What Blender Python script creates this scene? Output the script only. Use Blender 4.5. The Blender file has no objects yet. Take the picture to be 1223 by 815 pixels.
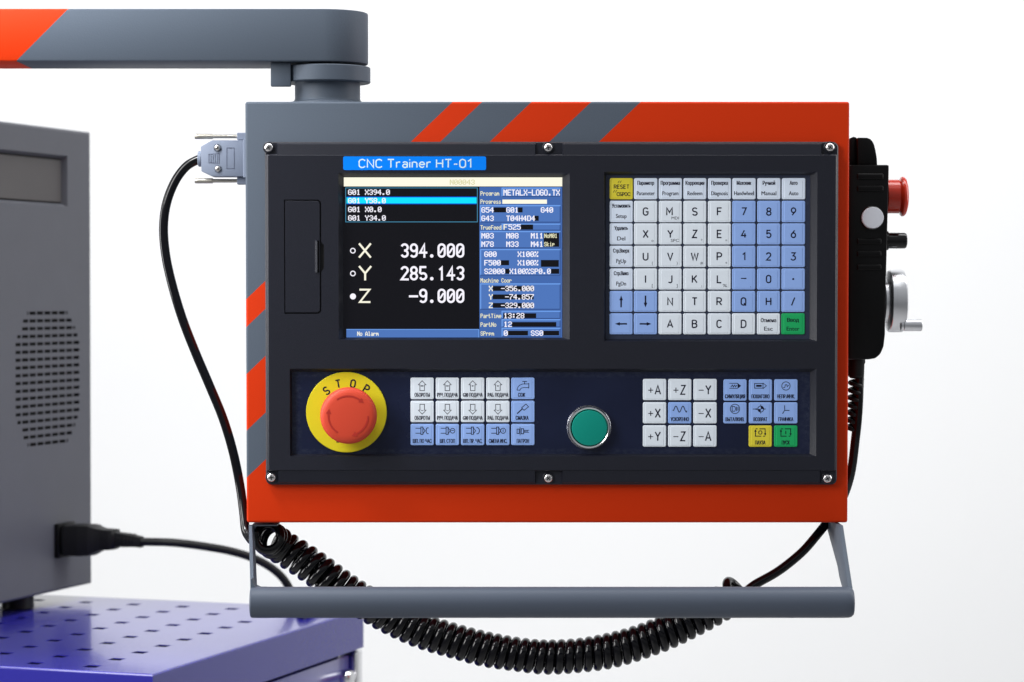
import bpy, bmesh, math, random
from mathutils import Vector, Matrix
from mathutils.geometry import tessellate_polygon
random.seed(7)
SC = bpy.context.scene
COL = SC.collection
PI = math.pi

# ------------------------------------------------------------------ camera
S = 0.00055            # metres per photo pixel on the panel's front plane
F = 3000.0             # focal length in photo pixels
D = F * S              # camera distance to the panel
HOR = 350.0            # horizon row
PX0, PY0 = 654.0, 373.5
EYE = Vector(((611.5 - PX0) * S, -D, (PY0 - HOR) * S))
PITCH = math.atan((407.5 - HOR) / F)
cam_d = bpy.data.cameras.new("camera")
cam = bpy.data.objects.new("camera", cam_d)
COL.objects.link(cam)
cam.location = EYE
cam.rotation_euler = (PI / 2 - PITCH, 0, 0)
cam_d.sensor_width = 36
cam_d.lens = F / 1223 * 36
cam_d.clip_start = 0.05
cam_d.clip_end = 100
cam_d.dof.use_dof = True
cam_d.dof.focus_distance = D - 0.004
cam_d.dof.aperture_fstop = 12.0
SC.camera = cam

# ------------------------------------------------------------------ light
SC.view_settings.view_transform = 'Standard'
SC.view_settings.look = 'None'
SC.view_settings.exposure = 0
SC.view_settings.gamma = 1
W = bpy.data.worlds.new("World")
SC.world = W
W.use_nodes = True
# a white studio: pale ceiling, darker towards the floor
_n, _l = W.node_tree.nodes, W.node_tree.links
_tc = _n.new("ShaderNodeTexCoord")
_sp = _n.new("ShaderNodeSeparateXYZ")
_mr = _n.new("ShaderNodeMapRange")
_mr.inputs["From Min"].default_value = -0.5
_mr.inputs["From Max"].default_value = 0.9
_mr.inputs["To Min"].default_value = 0.13
_mr.inputs["To Max"].default_value = 0.50
_l.new(_tc.outputs["Generated"], _sp.inputs[0])
_l.new(_sp.outputs["Z"], _mr.inputs["Value"])
_l.new(_mr.outputs["Result"], _n["Background"].inputs[1])
_n["Background"].inputs[0].default_value = (0.94, 0.965, 1.0, 1)


def area(name, loc, aim, sx, sy, power, col=(1, 1, 1)):
    l = bpy.data.lights.new(name, 'AREA')
    l.shape = 'RECTANGLE'
    l.size, l.size_y = sx, sy
    l.energy = power
    l.color = col
    o = bpy.data.objects.new(name, l)
    COL.objects.link(o)
    o.location = loc
    o.rotation_euler = (Vector(aim) - Vector(loc)).to_track_quat('-Z', 'Y').to_euler()
    return o


area("key_light", (-1.60, -1.20, 0.95), (0.0, 0, 0.0), 0.9, 1.1, 39.0, (1.0, 0.985, 0.97))
sb = area("arm_fill", (-0.56, -0.26, 0.72), (-0.42, 0.02, 0.20), 0.26, 0.26, 1.25, (0.97, 0.985, 1.0))  # added fill lamp that brightens the arm
sb.data.spread = math.radians(50)
area("backdrop_light", (0.05, 0.35, 2.1), (-0.1, 2.95, -0.3), 4.2, 1.3, 105.0)
area("top_light", (0.1, -0.5, 1.7), (0.05, 0.05, 0), 1.4, 1.0, 4.0)
area("left_strip", (-1.75, 0.05, 0.30), (-0.1, 0.0, 0.0), 0.5, 1.4, 24.0)
area("right_fill", (1.5, 0.25, 0.45), (0.22, 0.05, 0.05), 0.9, 1.2, 13.0)


# ------------------------------------------------------------------ mapping
def U(px, py, y):
    """World point on the plane of depth y seen at a photo pixel."""
    dx, dz = (px - 611.5) / F, -(py - 407.5) / F
    v = Vector((dx, math.cos(PITCH) + dz * math.sin(PITCH), -math.sin(PITCH) + dz * math.cos(PITCH)))
    k = (y - EYE.y) / v.y
    return EYE + v * k


def UZ(px, py, z):
    dx, dz = (px - 611.5) / F, -(py - 407.5) / F
    v = Vector((dx, math.cos(PITCH) + dz * math.sin(PITCH), -math.sin(PITCH) + dz * math.cos(PITCH)))
    return EYE + v * ((z - EYE.z) / v.z)


def UP(px, py, p0, n):
    dx, dz = (px - 611.5) / F, -(py - 407.5) / F
    v = Vector((dx, math.cos(PITCH) + dz * math.sin(PITCH), -math.sin(PITCH) + dz * math.cos(PITCH)))
    return EYE + v * ((p0 - EYE).dot(n) / v.dot(n))


def sc(out):
    return S * (D - out * .001) / D


def pp(px, py, out):
    """Panel-local point: photo pixel on the plane lying out millimetres before the box front."""
    k = sc(out)
    return Vector(((611.5 - PX0) * S + (px - 611.5) * k, -out * .001, (PY0 - HOR) * S + (HOR - py) * k))


# ------------------------------------------------------------------ materials
def nt(m):
    return m.node_tree.nodes, m.node_tree.links


def mat(name, col, rough=.5, metal=0., spec=.5, bump=None, var=0., coat=0., emit=None, estr=1.0, rvar=0., vscale=40):
    """Principled material; bump=(scale, strength); var: slow colour variation; rvar: roughness variation."""
    m = bpy.data.materials.new(name)
    m.use_nodes = True
    N, L = nt(m)
    b = N["Principled BSDF"]
    b.inputs["Base Color"].default_value = (*col, 1)
    b.inputs["Roughness"].default_value = rough
    b.inputs["Metallic"].default_value = metal
    b.inputs["Specular IOR Level"].default_value = spec
    b.inputs["Coat Weight"].default_value = coat
    b.inputs["Coat Roughness"].default_value = .08
    if emit:
        b.inputs["Emission Color"].default_value = (*emit, 1)
        b.inputs["Emission Strength"].default_value = estr
    tc = N.new("ShaderNodeTexCoord")
    if bump:
        t = N.new("ShaderNodeTexNoise")
        t.inputs["Scale"].default_value = bump[0]
        t.inputs["Detail"].default_value = 3
        L.new(tc.outputs["Object"], t.inputs["Vector"])
        bp = N.new("ShaderNodeBump")
        bp.inputs["Strength"].default_value = bump[1]
        bp.inputs["Distance"].default_value = .0004
        L.new(t.outputs["Fac"], bp.inputs["Height"])
        L.new(bp.outputs["Normal"], b.inputs["Normal"])
    if var or rvar:
        t = N.new("ShaderNodeTexNoise")
        t.inputs["Scale"].default_value = vscale
        t.inputs["Detail"].default_value = 5
        L.new(tc.outputs["Object"], t.inputs["Vector"])
        if var:
            mx = N.new("ShaderNodeMix")
            mx.data_type = 'RGBA'
            mx.inputs["A"].default_value = (*[c * (1 - var) for c in col], 1)
            mx.inputs["B"].default_value = (*[min(1, c * (1 + var)) for c in col], 1)
            L.new(t.outputs["Fac"], mx.inputs["Factor"])
            L.new(mx.outputs["Result"], b.inputs["Base Color"])
        if rvar:
            mr = N.new("ShaderNodeMapRange")
            mr.inputs["From Min"].default_value = .3
            mr.inputs["From Max"].default_value = .7
            mr.inputs["To Min"].default_value = max(.02, rough - rvar)
            mr.inputs["To Max"].default_value = min(1, rough + rvar)
            L.new(t.outputs["Fac"], mr.inputs["Value"])
            L.new(mr.outputs["Result"], b.inputs["Roughness"])
    return m


def emis(name, col, k=1.0):
    return mat(name, (.003, .003, .004), .3, spec=.2, emit=col, estr=k)


GREY = (.082, .102, .133)
ORANGE = (.57, .031, .0012)


def stripe_paint(name, coef, bounds):
    """Powder coat whose grey and orange bands are masked along coef.(x,y,z)+c; bounds: ascending switch points."""
    m = mat(name, GREY, .52, spec=.14, bump=(900, .16))
    N, L = nt(m)
    b = N["Principled BSDF"]
    tc = N.new("ShaderNodeTexCoord")
    vm = N.new("ShaderNodeVectorMath")
    vm.operation = 'DOT_PRODUCT'
    vm.inputs[1].default_value = coef
    L.new(tc.outputs["Object"], vm.inputs[0])
    acc = None
    for k, bd in enumerate(bounds):
        g = N.new("ShaderNodeMath")
        g.operation = 'GREATER_THAN'
        g.inputs[1].default_value = bd
        L.new(vm.outputs["Value"], g.inputs[0])
        if acc is None:
            acc = g.outputs[0]
        else:
            a = N.new("ShaderNodeMath")
            a.operation = 'SUBTRACT' if k % 2 else 'ADD'
            L.new(acc, a.inputs[0])
            L.new(g.outputs[0], a.inputs[1])
            acc = a.outputs[0]
    n2 = N.new("ShaderNodeTexNoise")
    n2.inputs["Scale"].default_value = 1500
    L.new(tc.outputs["Object"], n2.inputs["Vector"])
    mg = N.new("ShaderNodeMix")
    mg.data_type = 'RGBA'
    mg.inputs["A"].default_value = (*[c * .86 for c in GREY], 1)
    mg.inputs["B"].default_value = (*[c * 1.14 for c in GREY], 1)
    L.new(n2.outputs["Fac"], mg.inputs["Factor"])
    mx = N.new("ShaderNodeMix")
    mx.data_type = 'RGBA'
    mx.inputs["B"].default_value = (*ORANGE, 1)
    L.new(mg.outputs["Result"], mx.inputs["A"])
    L.new(acc, mx.inputs["Factor"])
    L.new(mx.outputs["Result"], b.inputs["Base Color"])
    return m


M = {}
M['grey'] = mat("grey_powder_coat", GREY, .52, spec=.22, bump=(900, .16), var=.04)
M['handle'] = mat("grey_handle_paint", (.072, .088, .120), .42, spec=.25, bump=(1200, .10), var=.04)
M['bezel'] = mat("charcoal_plastic", (.0062, .0074, .0155), .44, bump=(1600, .24), var=.08, spec=.42)
M['bezel_dark'] = mat("charcoal_plastic_gap", (.004, .004, .006), .6)
M['overlay'] = mat("keypad_overlay", (.026, .034, .064), .28, spec=.3, bump=(160, .04), rvar=.10, vscale=30)
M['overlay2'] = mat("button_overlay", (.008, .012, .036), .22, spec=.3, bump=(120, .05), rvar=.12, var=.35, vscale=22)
M['chrome'] = mat("polished_steel", (.78, .78, .80), .16, metal=1)
M['screw'] = mat("screw_steel", (.72, .70, .70), .25, metal=1, bump=(900, .1))
M['steel_dark'] = mat("dark_slot", (.01, .01, .012), .5)
M['alu'] = mat("turned_aluminium", (.74, .75, .78), .27, metal=1, bump=(700, .1))
M['key_white'] = mat("white_key", (.77, .84, .92), .40, spec=.25, bump=(700, .05), var=.02)
M['key_pale'] = mat("pale_key", (.72, .81, .95), .40, spec=.25, bump=(700, .05), var=.02)
M['key_blue'] = mat("blue_key", (.29, .45, .86), .40, spec=.25, bump=(700, .05), var=.02)
M['key_yellow'] = mat("yellow_key", (.72, .62, .045), .40, spec=.25, bump=(700, .05), var=.02)
M['key_green'] = mat("green_key", (.012, .40, .12), .40, spec=.25, bump=(700, .05), var=.02)
M['ink'] = mat("key_print", (.010, .010, .028), .6, spec=.1)
M['plate_blue'] = mat("blue_sticker", (.0, .235, 1.0), .4, spec=.15)
M['plate_text'] = mat("sticker_print", (.72, .92, .98), .4)
M['yellow'] = mat("yellow_disc", (.70, .61, .016), .46, spec=.25, bump=(500, .05))
M['red'] = mat("red_button_plastic", (.60, .058, .026), .48, spec=.3, bump=(700, .05), var=.03)
M['red_groove_shade'] = mat("red_arrow_shade", (.42, .020, .010), .45)  # darker red paints the shade of the arrow grooves
M['red_gloss'] = mat("glossy_red_plastic", (.58, .030, .010), .16, spec=.5)
M['green'] = mat("green_button_cap", (.0, .25, .19), .45, spec=.25, bump=(900, .05))
M['black'] = mat("black_plastic", (.0018, .0018, .0022), .36, spec=.2, bump=(900, .08))
M['gloss_black'] = mat("glossy_black_plastic", (.002, .002, .003), .14, spec=.4)
M['cord'] = mat("black_cord_sheath", (.0022, .0022, .0036), .13, spec=.32, bump=(400, .03))
M['rubber'] = mat("black_rubber", (.0035, .0035, .0045), .5, spec=.25)
M['white_cap'] = mat("white_button_cap", (.58, .60, .66), .4)
M['plug_grey'] = mat("pale_grey_plastic", (.215, .250, .330), .5, spec=.25, bump=(900, .05))
M['plug_line'] = mat("pale_grey_plastic_recess", (.12, .14, .20), .6, spec=.2)
M['knurl'] = mat("nickel_screw", (.46, .44, .39), .36, metal=1, bump=(1600, .5))
M['cabinet'] = mat("dark_grey_case", (.090, .094, .110), .50, spec=.3, bump=(700, .14), var=.06)
M['cab_panel'] = mat("case_inset_panel", (.078, .073, .074), .45, spec=.3, bump=(500, .10), var=.12, vscale=18)
M['inside'] = mat("shade_black", (.002, .002, .002), .9)  # black that stands for shade in hollows and gaps
M['blue_paint'] = mat("blue_powder_coat", (.016, .014, .20), .24, bump=(420, .25), var=.04, spec=.5, coat=.4)
M['wall'] = mat("white_backdrop", (.86, .865, .87), .9, var=.012, vscale=2)
M['floor'] = mat("pale_floor", (.34, .34, .34), .6, var=.04, vscale=3)
def sheen_edges(m, x0, x1, z0, z1, wx, wz, col, amount):
    """Pale smears painting reflected sheen along the borders of a laminated overlay."""
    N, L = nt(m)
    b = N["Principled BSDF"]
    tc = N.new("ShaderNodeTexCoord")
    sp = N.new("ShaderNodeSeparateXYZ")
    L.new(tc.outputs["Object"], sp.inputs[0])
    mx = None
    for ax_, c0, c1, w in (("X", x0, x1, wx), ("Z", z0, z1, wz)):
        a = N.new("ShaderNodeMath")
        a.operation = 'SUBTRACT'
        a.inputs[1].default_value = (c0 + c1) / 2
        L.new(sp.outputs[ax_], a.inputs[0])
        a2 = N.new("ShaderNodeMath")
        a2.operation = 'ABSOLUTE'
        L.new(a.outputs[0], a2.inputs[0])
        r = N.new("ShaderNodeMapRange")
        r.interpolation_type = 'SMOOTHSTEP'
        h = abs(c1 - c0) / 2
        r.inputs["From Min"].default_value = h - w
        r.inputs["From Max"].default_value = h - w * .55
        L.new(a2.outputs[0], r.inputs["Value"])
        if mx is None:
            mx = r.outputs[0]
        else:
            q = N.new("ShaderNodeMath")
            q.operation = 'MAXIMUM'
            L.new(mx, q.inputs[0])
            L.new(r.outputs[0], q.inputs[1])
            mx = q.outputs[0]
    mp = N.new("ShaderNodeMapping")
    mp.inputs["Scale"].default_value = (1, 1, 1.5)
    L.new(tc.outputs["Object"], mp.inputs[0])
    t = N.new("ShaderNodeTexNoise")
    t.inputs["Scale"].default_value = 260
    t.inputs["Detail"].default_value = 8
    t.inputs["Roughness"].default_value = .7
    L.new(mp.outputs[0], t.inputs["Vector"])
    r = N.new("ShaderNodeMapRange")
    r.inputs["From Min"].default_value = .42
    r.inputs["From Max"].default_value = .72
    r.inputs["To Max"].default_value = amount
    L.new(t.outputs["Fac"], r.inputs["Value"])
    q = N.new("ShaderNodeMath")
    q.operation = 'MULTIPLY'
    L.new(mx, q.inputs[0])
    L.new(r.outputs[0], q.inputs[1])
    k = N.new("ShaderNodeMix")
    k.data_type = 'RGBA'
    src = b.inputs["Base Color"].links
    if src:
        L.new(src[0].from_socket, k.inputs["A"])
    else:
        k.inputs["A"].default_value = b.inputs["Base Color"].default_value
    k.inputs["B"].default_value = (*col, 1)  # border sheen mixed into the base colour
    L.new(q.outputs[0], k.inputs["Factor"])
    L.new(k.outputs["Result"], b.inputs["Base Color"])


# screen colours (a lit display)
E_BLACK = mat("screen_off", (.003, .003, .004), .22, spec=.2, emit=(.0035, .0035, .0055), estr=1)
E_BLUE = emis("screen_blue", (.055, .140, .42))
E_BLUE2 = emis("screen_blue_box", (.075, .180, .50))
E_LITE = emis("screen_light_blue", (.16, .36, .85))
E_DARKB = emis("screen_box_shade", (.025, .06, .20))
E_WHITE = emis("screen_white", (.93, .91, 1.0), 1.05)
E_CREAM = emis("screen_cream", (1.0, .97, .80), 1.0)
E_CREAM2 = emis("screen_cream_text", (.88, .86, .58), 1.0)
E_CYAN = emis("screen_cyan", (.0, .78, 1.0), 1.0)
E_LINE = emis("screen_cyan_line", (.06, .26, .42))
E_YEL = emis("screen_pale_yellow", (.72, .70, .40), 1.0)
E_DEEP = emis("screen_deep_blue", (.0, .10, .75), 1.0)


# ------------------------------------------------------------------ mesh builder
class MB:
    def __init__(s):
        s.v, s.f, s.m, s.sm = [], [], [], []
        s.mats = []

    def mi(s, m):
        if m not in s.mats:
            s.mats.append(m)
        return s.mats.index(m)

    def add(s, vs, fs, m, smooth=False):
        b = len(s.v)
        s.v += [Vector(v) for v in vs]
        k = s.mi(m)
        for f in fs:
            s.f.append([i + b for i in f])
            s.m.append(k)
            s.sm.append(smooth)

    def bm(s, bm, m, mtx=None, smooth=False):
        bm.verts.index_update()
        vs = [(mtx @ v.co) if mtx else v.co.copy() for v in bm.verts]
        s.add(vs, [[v.index for v in f.verts] for f in bm.faces], m, smooth)
        bm.free()

    def box(s, lo, hi, m, bev=0., seg=2, mtx=None, smooth=False):
        lo, hi = Vector(lo), Vector(hi)
        bm = bmesh.new()
        bmesh.ops.create_cube(bm, size=1)
        for v in bm.verts:
            v.co = Vector([(lo[i] + hi[i]) / 2 + v.co[i] * abs(hi[i] - lo[i]) for i in range(3)])
        if bev:
            bmesh.ops.bevel(bm, geom=list(bm.edges), offset=bev, segments=seg, profile=.5, affect='EDGES')
        s.bm(bm, m, mtx, smooth or bool(bev))

    def prism(s, pts, vec, m, bev=0., seg=2, smooth=False):
        """Extrude a flat polygon (3D points) along vec, optionally bevelling its edges."""
        pts = [Vector(p) for p in pts]
        vec = Vector(vec)
        n = len(pts)
        bm = bmesh.new()
        a = [bm.verts.new(p) for p in pts]
        b = [bm.verts.new(p + vec) for p in pts]
        bm.faces.new(a)
        bm.faces.new(b[::-1])
        for i in range(n):
            j = (i + 1) % n
            bm.faces.new((a[j], a[i], b[i], b[j]))
        bmesh.ops.recalc_face_normals(bm, faces=list(bm.faces))
        if bev:
            bmesh.ops.bevel(bm, geom=list(bm.edges), offset=bev, segments=seg, profile=.5, affect='EDGES')
        s.bm(bm, m, None, smooth or bool(bev))

    def lathe(s, prof, o, ax, m, n=48, ref=None, smooth=True, wob=None):
        """prof: (radius, distance along ax)."""
        o, ax = Vector(o), Vector(ax).normalized()
        e1 = ax.orthogonal().normalized() if ref is None else Vector(ref).normalized()
        e2 = ax.cross(e1)
        vs, fs, rows = [], [], []
        for r, h in prof:
            if r < 1e-7:
                rows.append([len(vs)])
                vs.append(o + ax * h)
            else:
                rows.append(list(range(len(vs), len(vs) + n)))
                for i in range(n):
                    a = 2 * PI * i / n
                    rr = r * (wob(i, h) if wob else 1)
                    vs.append(o + ax * h + (e1 * math.cos(a) + e2 * math.sin(a)) * rr)
        for A, B in zip(rows, rows[1:]):
            for i in range(n):
                j = (i + 1) % n
                if len(A) == 1 and len(B) == 1:
                    continue
                if len(A) == 1:
                    fs.append((A[0], B[j], B[i]))
                elif len(B) == 1:
                    fs.append((A[i], A[j], B[0]))
                else:
                    fs.append((A[i], A[j], B[j], B[i]))
        s.add(vs, fs, m, smooth)

    def tube(s, path, r, m, n=12, cap=True):
        path = [Vector(p) for p in path]
        rad = r if callable(r) else (lambda t: r)
        T = []
        for i in range(len(path)):
            t = path[min(i + 1, len(path) - 1)] - path[max(i - 1, 0)]
            T.append(t.normalized())
        e = T[0].orthogonal().normalized()
        vs, fs = [], []
        for i, p in enumerate(path):
            e = (e - T[i] * e.dot(T[i])).normalized()
            b = T[i].cross(e)
            rr = rad(i / max(1, len(path) - 1))
            for k in range(n):
                a = 2 * PI * k / n
                vs.append(p + (e * math.cos(a) + b * math.sin(a)) * rr)
        for i in range(len(path) - 1):
            for k in range(n):
                j = (k + 1) % n
                fs.append((i * n + k, i * n + j, (i + 1) * n + j, (i + 1) * n + k))
        if cap:
            fs.append(tuple(range(n))[::-1])
            fs.append(tuple(range(len(vs) - n, len(vs))))
        s.add(vs, fs, m, True)

    def build(s, name, parent=None, origin=None, sharp=35, loc=None):
        o0 = Vector(origin) if origin is not None else Vector((0, 0, 0))
        me = bpy.data.meshes.new(name)
        me.from_pydata([v - o0 for v in s.v], [], s.f)
        for m in s.mats:
            me.materials.append(m)
        me.polygons.foreach_set("material_index", s.m)
        me.polygons.foreach_set("use_smooth", s.sm)
        if any(s.sm):
            me.set_sharp_from_angle(angle=math.radians(sharp))
        me.update()
        o = bpy.data.objects.new(name, me)
        COL.objects.link(o)
        o.location = o0
        if parent is not None:
            o.parent = parent
        return o


def tag(o, label=None, cat=None, group=None, kind=None):
    for k, v in (("label", label), ("category", cat), ("group", group), ("kind", kind)):
        if v:
            o[k] = v
    return o


def empty(name, loc, label, cat, group=None):
    o = bpy.data.objects.new(name, None)
    o.empty_display_size = .02
    COL.objects.link(o)
    o.location = loc
    return tag(o, label, cat, group)


def rrect(x0, y0, x1, y1, r, n=5, corners=(1, 1, 1, 1)):
    """Rounded rectangle in pixel space, order: tl, tr, br, bl."""
    out = []
    for k, (cx, cy, a0) in enumerate(((x0 + r, y0 + r, 180), (x1 - r, y0 + r, 270), (x1 - r, y1 - r, 0), (x0 + r, y1 - r, 90))):
        if r <= 0 or not corners[k]:
            out.append(((x0, y0), (x1, y0), (x1, y1), (x0, y1))[k])
            continue
        for i in range(n + 1):
            a = math.radians(a0 + 90 * i / n)
            out.append((cx + r * math.cos(a), cy + r * math.sin(a)))
    return out


def ring(mb, la, lb, m, smooth=False):
    """Quads between two equal-length closed loops of 3D points."""
    n = len(la)
    mb.add(list(la) + list(lb), [(i, (i + 1) % n, n + (i + 1) % n, n + i) for i in range(n)], m, smooth)


def face_holes(mb, loops, m):
    """Flat face with holes; loops of 3D points, the first the outline."""
    L = [[Vector(p) for p in l] for l in loops]
    flat = [p for l in L for p in l]
    tris = tessellate_polygon(L)
    mb.add(flat, [tuple(t) for t in tris], m)


def catmull(pts, n=12):
    P = [Vector(p) for p in pts]
    P = [P[0] * 2 - P[1]] + P + [P[-1] * 2 - P[-2]]
    out = []
    for i in range(1, len(P) - 2):
        for k in range(n):
            t = k / n
            a, b, c, d = P[i - 1], P[i], P[i + 1], P[i + 2]
            out.append(.5 * ((2 * b) + (c - a) * t + (2 * a - 5 * b + 4 * c - d) * t * t + (3 * b - a - 3 * c + d) * t ** 3))
    out.append(P[-2])
    return out


# ------------------------------------------------------------------ flat graphics on the panel
_tc = {}


def text_shape(body, bold=0., res=3):
    key = (body, bold)
    if key not in _tc:
        c = bpy.data.curves.new("lettering", 'FONT')
        c.body = body
        c.resolution_u = res
        c.offset = bold
        o = bpy.data.objects.new("lettering", c)
        COL.objects.link(o)
        bpy.context.view_layer.update()
        e = o.evaluated_get(bpy.context.evaluated_depsgraph_get())
        me = e.to_mesh()
        _tc[key] = ([(v.co.x, v.co.y) for v in me.vertices], [tuple(p.vertices) for p in me.polygons])
        e.to_mesh_clear()
        bpy.data.objects.remove(o)
        bpy.data.curves.remove(c)
    return _tc[key]


class Flat:
    """Flat print lying on a panel plane, in photo pixels."""

    def __init__(s, mb, out):
        s.mb, s.out = mb, out
        s.lift = 0

    def P(s, x, y):
        return pp(x, y, s.out + s.lift)

    def poly(s, pts, m):
        s.mb.add([s.P(*p) for p in pts], [tuple(range(len(pts)))], m)

    def rect(s, x0, y0, x1, y1, m):
        s.poly([(x0, y0), (x0, y1), (x1, y1), (x1, y0)], m)

    def frame(s, x0, y0, x1, y1, w, m):
        s.rect(x0, y0, x1, y0 + w, m)
        s.rect(x0, y1 - w, x1, y1, m)
        s.rect(x0, y0 + w, x0 + w, y1 - w, m)
        s.rect(x1 - w, y0 + w, x1, y1 - w, m)

    def text(s, body, cx, cy, h, m, w=None, xs=1., bold=0., rot=0., align='c'):
        """Cap height h px, centred on cx, cy; w fits the width."""
        if bold:
            l0 = s.lift
            for k_, d_ in enumerate((-.12, .12) if bold > .4 else (-.22, 0, .22)):
                s.lift = l0 + .006 * k_
                s.text(body, cx + d_, cy, h, m, w and w - .44, xs, 0, rot, align)
            s.lift = l0
            return
        vs, fs = text_shape(body, bold)
        k = h / .727
        x0, x1 = min(v[0] for v in vs), max(v[0] for v in vs)
        kx = (w / (x1 - x0)) if w else k * xs
        mid = (x0 + x1) / 2 if align == 'c' else x0
        ca, sa = math.cos(rot), math.sin(rot)
        pts = []
        for x, y in vs:
            u, v = (x - mid) * kx, -(y - .3635) * k
            pts.append(s.P(cx + u * ca - v * sa, cy + u * sa + v * ca))
        s.mb.add(pts, fs, m)

    def line(s, pts, w, m, closed=False):
        pts = [p for i, p in enumerate(pts) if i == 0 or abs(p[0] - pts[i - 1][0]) + abs(p[1] - pts[i - 1][1]) > 1e-4]
        if closed and abs(pts[0][0] - pts[-1][0]) + abs(pts[0][1] - pts[-1][1]) < 1e-4:
            pts.pop()
        n = len(pts)
        L, R = [], []
        for i in range(n):
            p = Vector((*pts[i], 0))
            a = Vector((*pts[(i - 1) % n], 0)) if (i > 0 or closed) else None
            b = Vector((*pts[(i + 1) % n], 0)) if (i < n - 1 or closed) else None
            d1 = (p - a).normalized() if a is not None else (b - p).normalized()
            d2 = (b - p).normalized() if b is not None else d1
            t = d1 + d2
            t = t.normalized() if t.length > 1e-6 else d1
            nn = Vector((-t.y, t.x, 0))
            c = max(.5, abs(nn.dot(Vector((-d1.y, d1.x, 0)))))
            q = nn * (w / 2 / c)
            L.append((p + q)[:2])
            R.append((p - q)[:2])
        vs = [s.P(*p) for p in L] + [s.P(*p) for p in R]
        s.mb.add(vs, [(i, (i + 1) % n, n + (i + 1) % n, n + i) for i in range(n if closed else n - 1)], m)

    def arc(s, cx, cy, rx, ry, a0, a1, n=14):
        return [(cx + rx * math.cos(math.radians(a0 + (a1 - a0) * i / n)), cy + ry * math.sin(math.radians(a0 + (a1 - a0) * i / n))) for i in range(n + 1)]

    def disc(s, cx, cy, r, m, n=20):
        s.poly(s.arc(cx, cy, r, r, 360, 0, n)[:-1], m)


def _sa(cx, cy, rx, ry, a0, a1, n=10):
    return [(cx + rx * math.cos(math.radians(a0 + (a1 - a0) * i / n)), cy + ry * math.sin(math.radians(a0 + (a1 - a0) * i / n))) for i in range(n + 1)]


def _stad(w):
    r = w / 2
    return _sa(r, r, r, r, 180, 360) + _sa(r, 1 - r, r, r, 0, 180) + [(0, r)]


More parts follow.
